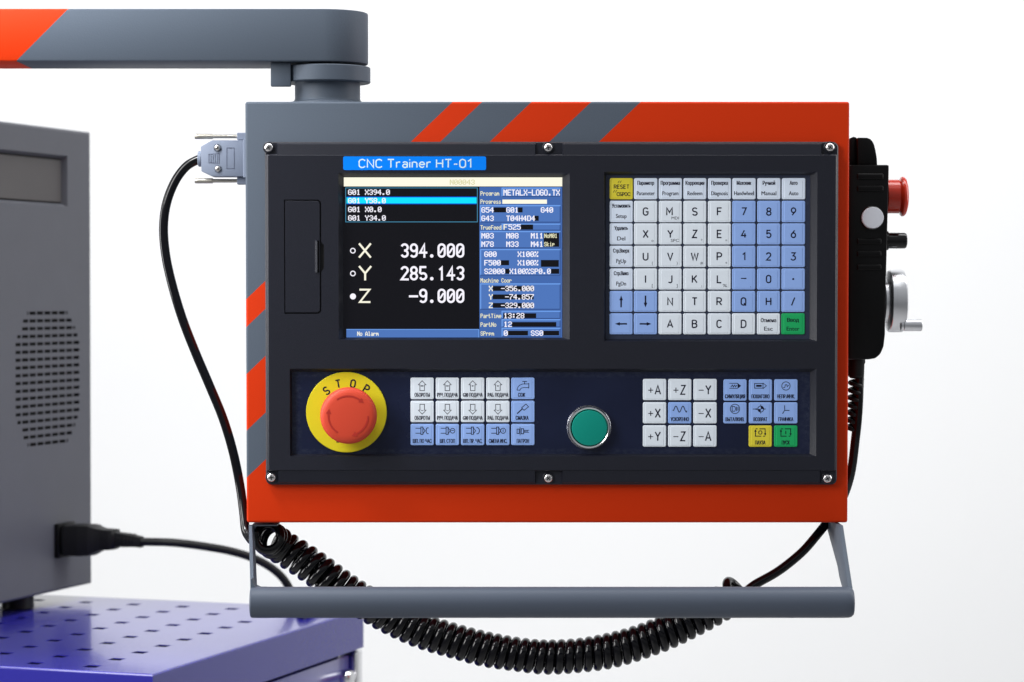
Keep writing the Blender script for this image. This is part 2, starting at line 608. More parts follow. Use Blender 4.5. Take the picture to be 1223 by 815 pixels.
_P = [(0, 1), (0, 0), (.30, 0)] + _sa(.30, .27, .28, .27, 270, 450) + [(0, .54)]
STROKES = {
    'A': [[(0, 1), (.34, 0), (.68, 1)], [(.13, .68), (.55, .68)]],
    'B': [[(0, 0), (0, 1)], [(0, 0), (.30, 0)] + _sa(.30, .235, .24, .235, 270, 450) + [(0, .47)], [(.30, .47)] + _sa(.30, .735, .28, .265, 270, 450) + [(0, 1)]],
    'C': [_sa(.3, .3, .3, .3, 335, 180) + _sa(.3, .7, .3, .3, 180, 25)],
    'D': [[(0, 0), (.25, 0)] + _sa(.25, .35, .35, .35, 270, 360) + _sa(.25, .65, .35, .35, 0, 90) + [(0, 1), (0, 0)]],
    'E': [[(.54, 0), (0, 0), (0, 1), (.54, 1)], [(0, .48), (.46, .48)]],
    'F': [[(.54, 0), (0, 0), (0, 1)], [(0, .48), (.46, .48)]],
    'G': [_sa(.3, .3, .3, .3, 335, 180) + _sa(.3, .7, .3, .3, 180, 0) + [(.6, .54), (.32, .54)]],
    'H': [[(0, 0), (0, 1)], [(.6, 0), (.6, 1)], [(0, .48), (.6, .48)]],
    'I': [[(0, 0), (0, 1)]],
    'J': [[(.45, 0), (.45, .76)] + _sa(.22, .77, .23, .23, 0, 150)],
    'K': [[(0, 0), (0, 1)], [(.56, 0), (0, .62)], [(.20, .42), (.60, 1)]],
    'L': [[(0, 0), (0, 1), (.52, 1)]],
    'M': [[(0, 1), (0, 0), (.35, .62), (.70, 0), (.70, 1)]],
    'N': [[(0, 1), (0, 0), (.60, 1), (.60, 0)]],
    'O': [_stad(.6)], 'P': [_P], 'Q': [_stad(.6), [(.36, .72), (.64, 1.06)]], 'R': [_P, [(.28, .54), (.60, 1)]],
    'S': [_sa(.29, .255, .28, .255, 335, 90, 14) + _sa(.29, .755, .30, .245, 270, 515, 14)[1:]],
    'T': [[(0, 0), (.62, 0)], [(.31, 0), (.31, 1)]],
    'U': [[(0, 0), (0, .7)] + _sa(.3, .7, .3, .3, 180, 0) + [(.6, 0)]],
    'V': [[(0, 0), (.33, 1), (.66, 0)]], 'W': [[(0, 0), (.22, 1), (.44, .1), (.66, 1), (.88, 0)]],
    'X': [[(0, 0), (.62, 1)], [(.62, 0), (0, 1)]], 'Y': [[(0, 0), (.32, .52), (.32, 1)], [(.64, 0), (.32, .52)]],
    'Z': [[(.02, 0), (.56, 0), (0, 1), (.58, 1)]],
    '0': [_stad(.56)], '1': [[(0, .24), (.27, 0), (.27, 1)]],
    '2': [_sa(.28, .28, .28, .28, 190, 395) + [(0, 1), (.58, 1)]],
    '3': [[(0.02, 0), (.52, 0), (.24, .40)] + _sa(.25, .70, .30, .30, 270, 515, 12)],
    '4': [[(.36, 0), (0, .72), (.60, .72)], [(.44, .42), (.44, 1)]],
    '5': [[(.50, 0), (.06, 0), (.03, .46)] + _sa(.27, .68, .29, .32, 220, 510, 12)],
    '6': [_sa(.28, .68, .28, .32, 0, 360, 18), [(.44, 0), (.04, .54)]],
    '7': [[(0, 0), (.56, 0), (.18, 1)]],
    '8': [_sa(.28, .24, .24, .24, 0, 360, 16), _sa(.28, .74, .28, .26, 0, 360, 16)],
    '9': [_sa(.28, .32, .28, .32, 0, 360, 18), [(.12, 1), (.52, .46)]],
    '/': [[(0, 1.05), (.42, -.05)]], '-': [[(0, .58), (.34, .58)]], ' ': [[(0, .5), (.10, .5)][:0]],
    'r': [[(0, .30), (0, 1)], _sa(.24, .54, .24, .22, 180, 300, 6)],
    'a': [_sa(.24, .46, .22, .16, 200, 360, 8) + [(.46, 1)], _sa(.23, .79, .22, .21, 0, 360, 14)],
    'i': [[(0, .30), (0, 1)], [(0, 0), (0, .11)]],
    'n': [[(0, .30), (0, 1)], _sa(.23, .53, .23, .21, 180, 360, 8) + [(.46, 1)]],
    'e': [[(.03, .62), (.50, .62)] + _sa(.26, .65, .25, .34, 355, 40, 16)[1:]],
}


def stroke_text(fl, body, cx, cy, h, m, w=1.3, xs=1., gap=.24, width=None, rot=0.):
    """Single-stroke lettering, centred; width fits the whole line (it then sets xs)."""
    ws = [max((p[0] for l in STROKES[c] for p in l), default=.10) for c in body]
    tot = sum(ws) + gap * (len(body) - 1)
    if width:
        xs = width / (tot * h)
    ca, sa = math.cos(rot), math.sin(rot)
    x = -tot / 2
    l0 = fl.lift
    k = 0
    for c, cw in zip(body, ws):
        for l in STROKES[c]:
            if not l:
                continue
            pts = []
            for px, py in l:
                u, v = (x + px) * h * xs, (py - .5) * h
                pts.append((cx + u * ca - v * sa, cy + u * sa + v * ca))
            fl.lift = l0 + .006 * (k % 4)
            fl.line(pts, w, m)
            k += 1
        x += cw + gap
    fl.lift = l0


PIX = {
    '0': "01110 10001 10011 10101 11001 10001 01110", '1': "00100 01100 00100 00100 00100 00100 01110",
    '2': "01110 10001 00001 00110 01000 10000 11111", '3': "01110 10001 00001 00110 00001 10001 01110",
    '4': "00010 00110 01010 10010 11111 00010 00010", '5': "11111 10000 11110 00001 00001 10001 01110",
    '6': "00110 01000 10000 11110 10001 10001 01110", '7': "11111 00001 00010 00100 01000 01000 01000",
    '8': "01110 10001 10001 01110 10001 10001 01110", '9': "01110 10001 10001 01111 00001 00010 01100",
    'A': "00100 01010 10001 10001 11111 10001 10001", 'C': "01110 10001 10000 10000 10000 10001 01110",
    'D': "11110 10001 10001 10001 10001 10001 11110", 'E': "11111 10000 10000 11110 10000 10000 11111",
    'F': "11111 10000 10000 11110 10000 10000 10000", 'G': "01110 10001 10000 10111 10001 10001 01110",
    'H': "10001 10001 10001 11111 10001 10001 10001", 'L': "10000 10000 10000 10000 10000 10000 11111",
    'M': "10001 11011 10101 10101 10001 10001 10001", 'N': "10001 11001 10101 10101 10011 10001 10001",
    'O': "01110 10001 10001 10001 10001 10001 01110", 'P': "11110 10001 10001 11110 10000 10000 10000",
    'S': "01110 10001 10000 01110 00001 10001 01110", 'T': "11111 00100 00100 00100 00100 00100 00100",
    'X': "10001 10001 01010 00100 01010 10001 10001", 'Y': "10001 10001 01010 00100 00100 00100 00100",
    'Z': "11111 00001 00010 00100 01000 10000 11111", '-': "00000 00000 00000 11111 00000 00000 00000",
    '.': "00000 00000 00000 00000 00000 01100 01100", ':': "00000 01100 01100 00000 01100 01100 00000",
    '%': "11001 11001 00010 00100 01000 10011 10011", ' ': "00000 00000 00000 00000 00000 00000 00000",
    'a': "00000 00000 01110 00001 01111 10001 01111", 'c': "00000 00000 01110 10000 10000 10001 01110",
    'd': "00001 00001 01101 10011 10001 10001 01111", 'e': "00000 00000 01110 10001 11111 10000 01110",
    'g': "00000 00000 01111 10001 01111 00001 01110", 'h': "10000 10000 10110 11001 10001 10001 10001",
    'i': "00100 00000 01100 00100 00100 00100 01110", 'k': "10000 10000 10010 10100 11000 10100 10010",
    'l': "01100 00100 00100 00100 00100 00100 01110", 'm': "00000 00000 11010 10101 10101 10001 10001",
    'n': "00000 00000 10110 11001 10001 10001 10001", 'o': "00000 00000 01110 10001 10001 10001 01110",
    'p': "00000 00000 11110 10001 11110 10000 10000", 'r': "00000 00000 10110 11001 10000 10000 10000",
    's': "00000 00000 01110 10000 01110 00001 11110", 't': "01000 01000 11100 01000 01000 01001 00110",
    'u': "00000 00000 10001 10001 10001 10011 01101",
}


def pixtext(fl, body, x0, x1, cy, h, m, fat=.45):
    """Dot-matrix screen lettering between x0 and x1, height h."""
    cw = (x1 - x0) / (len(body) - 1 + 5 / 6)
    dx, dy = cw / 6, h / 7
    for i, ch in enumerate(body):
        for r, row in enumerate(PIX[ch].split()):
            c = 0
            while c < 5:
                if row[c] == '1':
                    e = c
                    while e < 5 and row[e] == '1':
                        e += 1
                    X = x0 + i * cw
                    Y = cy - h / 2 + r * dy
                    fl.rect(X + (c - fat / 2) * dx, Y - .02 * dy, X + (e + fat / 2) * dx, Y + 1.02 * dy, m)
                    c = e
                else:
                    c += 1


def bigchar(fl, ch, x, y, w, h, m, t):
    """Rounded stroke numerals of the position read-out."""
    A = fl.arc
    x0, x1, y0, y1 = x + t / 2, x + w - t / 2, y + t / 2, y + h - t / 2
    cx, rx = (x0 + x1) / 2, (x1 - x0) / 2
    ln = lambda p: fl.line(p, t, m)
    if ch == '0':
        r = rx
        fl.line(A(cx, y0 + r, rx, r, 180, 360, 8) + A(cx, y1 - r, rx, r, 0, 180, 8), t, m, closed=True)
        fl.line([(x0 + t * .6, y1 - r * 1.1), (x1 - t * .6, y0 + r * 1.1)], t * .8, m)
    elif ch == '1':
        ln([(cx - rx * .7, y0 + h * .2), (cx + t * .1, y0 + t * .2), (cx + t * .1, y1 + t / 2)])
    elif ch == '2':
        ln(A(cx, y0 + rx, rx, rx, 190, 390, 10) + [(x0, y1), (x1 + t / 2, y1)])
    elif ch == '3':
        m1 = (y0 + y1) / 2
        ry = (m1 - y0) / 2
        ln(A(cx, y0 + ry, rx, ry, 200, 450, 12)[:-1] + [(cx - t * .2, m1)])
        ln([(cx - t * .2, m1)] + A(cx, m1 + ry, rx, ry, 270, 520, 12)[1:])
    elif ch == '4':
        ln([(x1 - t * .9, y1 + t / 2), (x1 - t * .9, y0), (x0, y1 - h * .28), (x1 + t / 2, y1 - h * .28)])
    elif ch == '5':
        r = rx
        ln([(x1, y0), (x0 + t * .2, y0), (x0, (y0 + y1) / 2 - t * .3)] + A(cx, y1 - r, rx, r, 215, 520, 14)[1:])
    elif ch == '8':
        m1 = (y0 + y1) / 2
        ry = (m1 - y0) / 2
        fl.line(A(cx, y0 + ry, rx * .92, ry, 0, 360, 14)[:-1], t, m, closed=True)
        fl.line(A(cx, m1 + ry, rx, ry, 0, 360, 14)[:-1], t, m, closed=True)
    elif ch == '9':
        r = rx
        fl.line(A(cx, y0 + r * 1.1, rx, r * 1.1, 0, 360, 14)[:-1], t, m, closed=True)
        ln([(x1, y0 + r * 1.1), (x1 - t * .1, y1 - r * 1.2)] + A(cx - t * .1, y1 - r, rx, r, 10, 150, 8))
    elif ch == '.':
        fl.disc(x + w * .42, y1 - t * .35, t * .85, m, 10)
    elif ch == '-':
        fl.rect(x - w * .1, y + h * .46, x1 + t / 2, y + h * .46 + t, m)


# ================================================================== SETTING
FLOOR_Z = -1.12
mb = MB()
mb.add([(-9, -6, FLOOR_Z), (9, -6, FLOOR_Z), (9, 3.1, FLOOR_Z), (-9, 3.1, FLOOR_Z)], [(0, 1, 2, 3)], M['floor'])
tag(mb.build("floor"), kind="structure")
mb = MB()
mb.box((-9, 3.0, FLOOR_Z + .002), (9, 3.2, 5), M['wall'])
tag(mb.build("wall"), kind="structure")

# ================================================================== CONTROL PANEL
panel = empty("control_panel", (0, 0, 0), "large grey and orange machine control panel with lit screen and keypad under the swing arm", "control panel")
panel.rotation_euler = (math.radians(.9), 0, 0)

# --- steel box
kx = 1.05
OFF = PX0 + kx * PY0
ENC = stripe_paint("striped_powder_coat", (1 / S, 0, -kx / S), [b - OFF for b in (669.5, 704.5, 763.5, 834.5, 893.5)])
BOXD = .082
mb = MB()
a, b_ = pp(293.6, 122.3, 0), pp(1013.6, 625.3, 0)
XL, XR, ZT, ZB = a.x, b_.x, a.z, b_.z
mb.box((XL, 0, ZB), (XR, BOXD, ZT), ENC, .0016, 3)
enc = mb.build("enclosure", panel)

# --- charcoal face plate with bevelled recesses
B0, B1 = 4.2, 7.2
mb = MB()
out0 = rrect(317, 170, 1000.3, 579.5, 7)
ring(mb, [pp(*p, .2) for p in out0], [pp(*p, B0 - .8) for p in out0], M['bezel'])
in0 = rrect(318.2, 171.2, 999.1, 578.3, 6)
ring(mb, [pp(*p, B0 - .8) for p in out0], [pp(*p, B0) for p in in0], M['bezel'], True)
pl_out = rrect(318.2, 184.6, 999.0, 563.2, 1.5, 2)
pl_in = rrect(320.8, 186.0, 997.6, 561.8, 1.0, 2)
face_holes(mb, [[pp(*p, B0) for p in in0], [pp(*p, B0) for p in pl_out]], M['bezel'])
pl_mid = rrect(318.5, 185.0, 998.8, 562.8, 1.4, 2)
ring(mb, [pp(*p, B0) for p in pl_out], [pp(*p, B1 - 1.1) for p in pl_mid], M['bezel'])
ring(mb, [pp(*p, B1 - 1.1) for p in pl_mid], [pp(*p, B1) for p in pl_in], M['bezel'])
# sloped ledges above and below the raised field, broken round the screws
for (ya, yb, s_) in ((171.5, 185.5, 1), (577.8, 562.4, -1)):
    for (xa, xb) in ((331, 640), (671, 981)):
        q = [(xa, ya), (xb, ya), (xb - 1, ya + 2.4 * s_), (xa + 1, ya + 2.4 * s_)]
        lo = [pp(xa, ya, B0 + .05), pp(xb, ya, B0 + .05), pp(xb, yb, B0 + .05), pp(xa, yb, B0 + .05)]
        hi = [pp(xa + 1, ya + 1.2 * s_, B0 + 1.1), pp(xb - 1, ya + 1.2 * s_, B0 + 1.1), pp(xb - 1, yb, B1 - .5), pp(xa + 1, yb, B1 - .5)]
        mb.add(lo + hi, [(0, 1, 5, 4), (1, 2, 6, 5), (2, 3, 7, 6), (3, 0, 4, 7), (4, 5, 6, 7)], M['bezel'])
SCR_O, SCR_I, SCR_D = (404.5, 206.8, 680.3, 405.8), (410.4, 212.0, 671.6, 403.6), 2.0
KEY_O, KEY_I, KEY_D = (721.2, 205.4, 975.6, 407.6), (723.6, 209.6, 966.8, 405.2), 3.2
LOW_O, LOW_I, LOW_D = (345.8, 440.4, 975.4, 545.4), (348.6, 444.2, 967.6, 542.6), 3.2
door = rrect(339.6, 238.6, 383.8, 374.8, 5, 5, (0, 1, 1, 0))
k = [i for i, p in enumerate(door) if p[0] > 383.7]
cut = k[len(k) // 2]
bulge = [(383.8, 289), (387.2, 293), (387.2, 320), (383.8, 325)]
door_o = door[:cut] + bulge + door[cut:]
loops = [pl_in, rrect(*SCR_O, 1.2, 2), rrect(*KEY_O, 1.2, 2), rrect(*LOW_O, 1.2, 2), door_o]
face_holes(mb, [[pp(*p, B1) for p in l] for l in loops], M['bezel'])
for O, I, d in ((SCR_O, SCR_I, SCR_D), (KEY_O, KEY_I, KEY_D), (LOW_O, LOW_I, LOW_D)):
    lo_, li_ = rrect(*O, 1.2, 2), rrect(*I, 1.2, 2)
    ring(mb, [pp(*p, B1) for p in lo_], [pp(*p, d) for p in li_], M['bezel'])
ring(mb, [pp(*p, B1) for p in door_o], [pp(*p, B1 - 2.5) for p in door_o], M['bezel_dark'])
mb.add([pp(*p, B1 - 2.5) for p in rrect(336, 235, 390, 378, 0)], [(0, 1, 2, 3)], M['bezel_dark'])
face = mb.build("faceplate", panel)

# --- access door in the face plate
mb = MB()
din = rrect(340.9, 240.0, 382.5, 373.4, 4.2, 5, (0, 1, 1, 0))
dtop = rrect(341.5, 240.6, 381.9, 372.8, 3.8, 5, (0, 1, 1, 0))
not_o = rrect(377.0, 288.0, 382.4, 325.5, .6, 2)
ring(mb, [pp(*p, B1 - 2.3) for p in din], [pp(*p, B1 - .35) for p in din], M['bezel'])
ring(mb, [pp(*p, B1 - .35) for p in din], [pp(*p, B1 - .05) for p in dtop], M['bezel'], True)
nh = rrect(376.8, 287.5, 381.4, 325.5, .4, 1)
nl = rrect(379.4, 288.5, 381.2, 324.5, .4, 1)
face_holes(mb, [[pp(*p, B1 - .05) for p in dtop], [pp(*p, B1 - .05) for p in nh]], M['bezel'])
ring(mb, [pp(*p, B1 - .05) for p in nh], [pp(*p, B1 - 1.9) for p in nl], M['bezel'])
mb.add([pp(*p, B1 - 1.9) for p in nl], [tuple(range(len(nl)))], M['bezel_dark'])
for (x0, x1) in ((376.4, 379.2),):
    lo4 = [pp(x0, 287.2, B1 - .06), pp(x1 + .3, 287.2, B1 - .06), pp(x1 + .3, 325.8, B1 - .06), pp(x0, 325.8, B1 - .06)]
    hi4 = [pp(x1 - .3, 287.8, B1 + .9), pp(x1 + .2, 287.8, B1 + .9), pp(x1 + .2, 325.2, B1 + .9), pp(x1 - .3, 325.2, B1 + .9)]
    ring(mb, lo4, hi4, M['bezel'])
    mb.add(hi4, [(0, 1, 2, 3)], M['bezel'])
mb.build("access_door", face)


# --- cross-head screws
def screw_at(px, py, out, r, parent, name="screw", seed=0):
    m = MB()
    o = pp(px, py, out)
    k = sc(out)
    R = r * k
    m.lathe([(R * 1.34, 0), (R * 1.34, .0004), (R * 1.2, .0007), (R * 1.04, .0007), (R * 1.02, .0003)], o, (0, -1, 0), M['bezel'], 32)
    m.lathe([(R, .0002), (R, .0011), (R * .93, .0017), (R * .7, .0022), (R * .42, .00245), (0, .0025)], o, (0, -1, 0), M['screw'], 32)
    a = random.random() * 1.5
    for q in (a, a + PI / 2):
        d = Vector((math.cos(q), 0, math.sin(q)))
        n = Vector((-math.sin(q), 0, math.cos(q)))
        y = Vector((0, -.00262, 0))
        m.add([o + y + d * R * .56 + n * R * .12, o + y - d * R * .56 + n * R * .12, o + y - d * R * .56 - n * R * .12, o + y + d * R * .56 - n * R * .12],
              [(0, 1, 2, 3)], M['steel_dark'])
    return m.build(name, parent, origin=o)


for x, y in ((321.8, 176.8), (654.6, 177.0), (990.0, 176.6), (323.6, 570.6), (655.0, 571.4), (988.8, 571.8)):
    screw_at(x, y, B0, 5.3, face)

# --- name plate
mb = MB()
pl = rrect(410.3, 187.2, 580.6, 203.4, 2.0, 4)
ring(mb, [pp(*p, B1) for p in pl], [pp(*p, B1 + .35) for p in pl], M['plate_blue'])
mb.add([pp(*p, B1 + .35) for p in pl], [tuple(range(len(pl)))[::-1]], M['plate_blue'])
fl = Flat(mb, B1 + .40)
stroke_text(fl, "CNC Trainer HT-01", 495.8, 195.6, 9.6, M['plate_text'], w=1.45, width=133)
mb.build("name_plate", panel)

# --- display
mb = MB()
fl = Flat(mb, SCR_D + .05)
mb.add([pp(*p, SCR_D + .02) for p in ((406, 208), (676, 208), (676, 407), (406, 407))], [(3, 2, 1, 0)], E_BLACK)
fl.lift = .05
fl.rect(411.0, 212.3, 671.4, 223.0, E_CREAM)
fl.rect(572.6, 223.6, 671.4, 403.3, E_BLUE)
fl.rect(413.7, 393.6, 572.0, 403.2, E_BLUE2)
fl.lift = .10
fl.rect(413.7, 393.2, 572.0, 394.0, E_LITE)
fl.rect(571.4, 393.6, 572.3, 403.2, E_LITE)
fl.frame(412.8, 224.4, 570.6, 265.7, .8, E_LINE)
fl.rect(414.2, 235.2, 569.3, 244.2, E_DEEP)
fl.lift = .15
fl.rect(414.2, 236.2, 569.3, 243.2, E_CYAN)


def sbox(x0, y0, x1, y1):
    fl.lift = .10
    fl.rect(x0, y0, x1, y1, E_BLUE2)
    fl.lift = .15
    fl.rect(x0, y0, x1, y0 + 1.3, E_LITE)
    fl.rect(x0, y0 + 1.3, x0 + 1.3, y1 - .8, E_LITE)
    fl.rect(x0 + .6, y1 - .8, x1, y1, E_DARKB)
    fl.rect(x1 - .8, y0 + 1.3, x1, y1 - .8, E_DARKB)


def blk(x0, y0, x1, y1):
    fl.lift = .20
    fl.rect(x0, y0, x1, y1, E_BLACK)


def tx(s_, x0, x1, cy, h, m=None):
    fl.lift = .25
    pixtext(fl, s_, x0, x1, cy, h, m or E_WHITE)


tx("N00043", 537.5, 567, 218, 6.2, E_YEL)
for s_, y in (("G01 X394.0", 229.9), ("G01 Y58.0", 240.0), ("G01 X0.0", 250.4), ("G01 Y34.0", 260.6)):
    tx(s_, 416.2, 416.2 + len(s_) * 4.95, y, 6.4)
sbox(599.0, 224.4, 669.3, 235.4)
sbox(573.4, 245.3, 669.3, 265.9)
sbox(599.0, 267.3, 669.3, 275.4)
sbox(573.4, 276.2, 669.3, 296.6)
sbox(573.4, 297.6, 669.3, 329.2)
sbox(573.4, 338.6, 669.3, 369.8)
sbox(599.0, 371.3, 669.3, 380.8)
sbox(599.0, 381.4, 669.3, 391.0)
sbox(599.0, 391.6, 669.3, 402.6)
fl.lift = .2
fl.rect(600, 238.7, 653.2, 243.7, E_CREAM)
for q in ((589.6, 248, 604.6, 254), (618.4, 248, 624.2, 254), (638, 258, 643.4, 264), (622, 268.4, 636.7, 274.4), (649.2, 278.4, 667.8, 295),
          (598, 311, 608, 317), (646, 310.7, 667.4, 318.9), (603.4, 321.2, 608.6, 327.2), (658, 321.2, 667.8, 327.2),
          (588.4, 341.8, 637.4, 347.6), (588.4, 351.8, 637.4, 357.6), (588.4, 362, 637.4, 367.8), (601, 374.3, 640.4, 380),
          (611, 384.8, 664.4, 390.2), (606, 395.2, 630.6, 400.8), (648.4, 395.2, 667.8, 400.8)):
    blk(*q)
for s_, x0, x1, y in (("Program", 574, 596.2, 231.4), ("Progress", 574, 598.4, 241.2), ("TrueFeed", 574, 598.6, 271.9), ("Machine Coor", 574, 611, 335.1),
                      ("PartTime", 574, 598.6, 377.4), ("PartNo", 574, 592.6, 387.8), ("SPrpm", 574, 590, 398.5), ("No Alarm", 426.6, 452, 398.7),
                      ("NoM01", 650, 665.4, 281.8), ("Skip", 650, 662.2, 291.8)):
    tx(s_, x0, x1, y, 5.2, E_CREAM2 if y < 398.6 else E_CREAM)
for s_, x0, y in (("G54", 575.2, 251), ("G01", 604.8, 251), ("G40", 646, 251), ("G43", 575.2, 261), ("T04H4D4", 604.8, 261), ("525", 607.4, 271.4),
                  ("M03", 575.2, 281.8), ("M08", 604.8, 281.8), ("M11", 634.2, 281.8), ("M78", 575.2, 291.8), ("M33", 604.8, 291.8), ("M41", 634.2, 291.8),
                  ("G00", 578.6, 303.8), ("X100%", 618.4, 303.8), ("F500", 578.6, 314), ("X100%", 618.4, 314), ("S2000", 578.6, 324.2), ("X100%SP0.0", 608.7, 324.2),
                  ("-356.000", 598.6, 344.7), ("-74.857", 603.4, 354.7), ("-329.000", 598.6, 364.9), ("13:28", 601.8, 377.2), ("12", 601.8, 387.4),
                  ("0", 601.8, 398), ("SS0", 634.2, 398)):
    tx(s_, x0, x0 + len(s_) * 4.93 - .4, y, 6.5)
tx("METALX-LOGO.TX", 601.4, 668.4, 230.3, 7.2)
for s_, x0, y in (("F", 601.6, 271.4), ("X", 584, 344.7), ("Y", 584, 354.7), ("Z", 584, 364.9)):
    tx(s_, x0, x0 + 4.4, y, 6.5, E_CREAM)
fl.lift = .25
for s_, y in (("394.000", 290.8), ("285.143", 317.9), ("  -9.000"[1:], 344.9)):
    for i, ch in enumerate(s_):
        if ch != ' ':
            bigchar(fl, ch, 478.4 + 11.05 * i, y, 9.9, 17.2, E_WHITE, 2.5)
t = 2.3
fl.line([(429, 291), (443, 307.8)], t, E_CREAM)
fl.lift = .27
fl.line([(443, 291), (429, 307.8)], t, E_CREAM)
fl.lift = .25
fl.line([(429, 318), (436.2, 326.6), (436.2, 335)], t, E_CREAM)
fl.lift = .27
fl.line([(443.4, 318), (436.2, 326.6)], t, E_CREAM)
fl.line([(429.4, 346.1), (441.4, 346.1), (429.8, 360.9), (442.4, 360.9)], t, E_CREAM)
for y in (299.6, 326.8):
    fl.line(fl.arc(421.6, y, 2.8, 2.8, 0, 360, 16)[:-1], 1.2, E_WHITE, closed=True)
fl.disc(421.6, 354.2, 3.6, E_WHITE)
disp = mb.build("display", panel)


# --- keys
def overlay(name, I, d, m):
    q = MB()
    q.add([pp(*p, d) for p in rrect(I[0] - 1.5, I[1] - 1.5, I[2] + 1.5, I[3] + 1.5, 0)], [(0, 1, 2, 3)], m)
    return q.build(name, panel)


keypad = overlay("keypad", KEY_I, KEY_D + .05, M['overlay'])
a, b_ = pp(LOW_I[0], LOW_I[3], LOW_D), pp(LOW_I[2], LOW_I[1], LOW_D)
sheen_edges(M['overlay2'], a.x, b_.x, a.z, b_.z, 14 * S, 8 * S, (.07, .085, .12), .24)  # paler border tone stands for reflected sheen
a, b_ = pp(KEY_I[0], KEY_I[3], KEY_D), pp(KEY_I[2], KEY_I[1], KEY_D)
sheen_edges(M['overlay'], a.x, b_.x, a.z, b_.z, 6 * S, 6 * S, (.06, .072, .095), .2)
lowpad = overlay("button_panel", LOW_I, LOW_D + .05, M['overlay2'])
KT = KEY_D + .84


def key(parent, x0, y0, x1, y1, m, legend, label, inset=2.7):
    q = MB()
    a = rrect(x0, y0, x1, y1, 1.9, 3)
    b = rrect(x0 + .7, y0 + .7, x1 - .7, y1 - .7, 1.5, 3)
    c = rrect(x0 + inset, y0 + 1.5, x1 - inset, y1 - 1.5, 1.0, 3)
    e = rrect(x0 + inset + .7, y0 + 2.0, x1 - inset - .7, y1 - 2.0, .9, 3)
    P = lambda l, o: [pp(*p, o) for p in l]
    ring(q, P(a, KEY_D + .06), P(a, KEY_D + .5), m)
    ring(q, P(a, KEY_D + .5), P(b, KEY_D + .72), m)
    ring(q, P(b, KEY_D + .72), P(c, KEY_D + .68), m)
    ring(q, P(c, KEY_D + .68), P(e, KT), m)
    q.add(P(e, KT), [tuple(range(len(e)))[::-1]], m)
    g = Flat(q, KT + .05)
    legend(g, (x0 + x1) / 2, (y0 + y1) / 2)
    o = q.build("key", parent, origin=pp((x0 + x1) / 2, (y0 + y1) / 2, KEY_D))
    o["label"] = label
    return o


INK = M['ink']


def two(ru, en, rw, ew, ry=-7.0, ey=5.2):
    def f(g, cx, cy):
        g.text(ru, cx, cy + ry, 4.7, INK, w=rw, bold=.034)
        g.text(en, cx, cy + ey, 5.0, INK, w=ew, bold=.5)
    return f


def letter(ch, sub="", subw=None, h=9.8, xs=.80, dx=0):
    def f(g, cx, cy):
        if ch == '-':
            g.rect(cx - 3.2, cy - 1.4, cx + 3.2, cy - .2, INK)
        elif ch == '·':
            g.disc(cx, cy, 1.2, INK)
        else:
            stroke_text(g, ch, cx + dx, cy, h - 1.2, INK, 1.5, xs=1.06)
        if sub:
            g.text(sub, cx + 8.2 - (subw or 0) * .28, cy + 7.6, 3.6, INK, w=subw)
    return f


def arrow(dx, dy):
    def f(g, cx, cy):
        d, n = Vector((dx, dy)), Vector((-dy, dx))
        P = lambda a, b: tuple(Vector((cx, cy)) + d * a + n * b)
        g.poly([P(-7, -.9), P(-7, .9), P(1.5, .9), P(1.5, -.9)][::-1], INK)
        g.poly([P(1.5, -2.1), P(1.5, 2.1), P(7.2, 0)][::-1], INK)
    return f


def reset(g, cx, cy):
    stroke_text(g, "RESET", cx + .4, cy - 2.4, 4.4, INK, .85, width=17.8)
    g.text("СБРОС", cx + 2.6, cy + 6.4, 4.6, INK, w=16.4, bold=.022)
    for x, y in ((-3.2, -8.2), (-.8, -8.2), (-8.6, 3.0), (-6.2, 3.0)):
        g.line([(cx + x + .9, cy + y - 1.4), (cx + x - .9, cy + y + 1.4)], .6, INK)


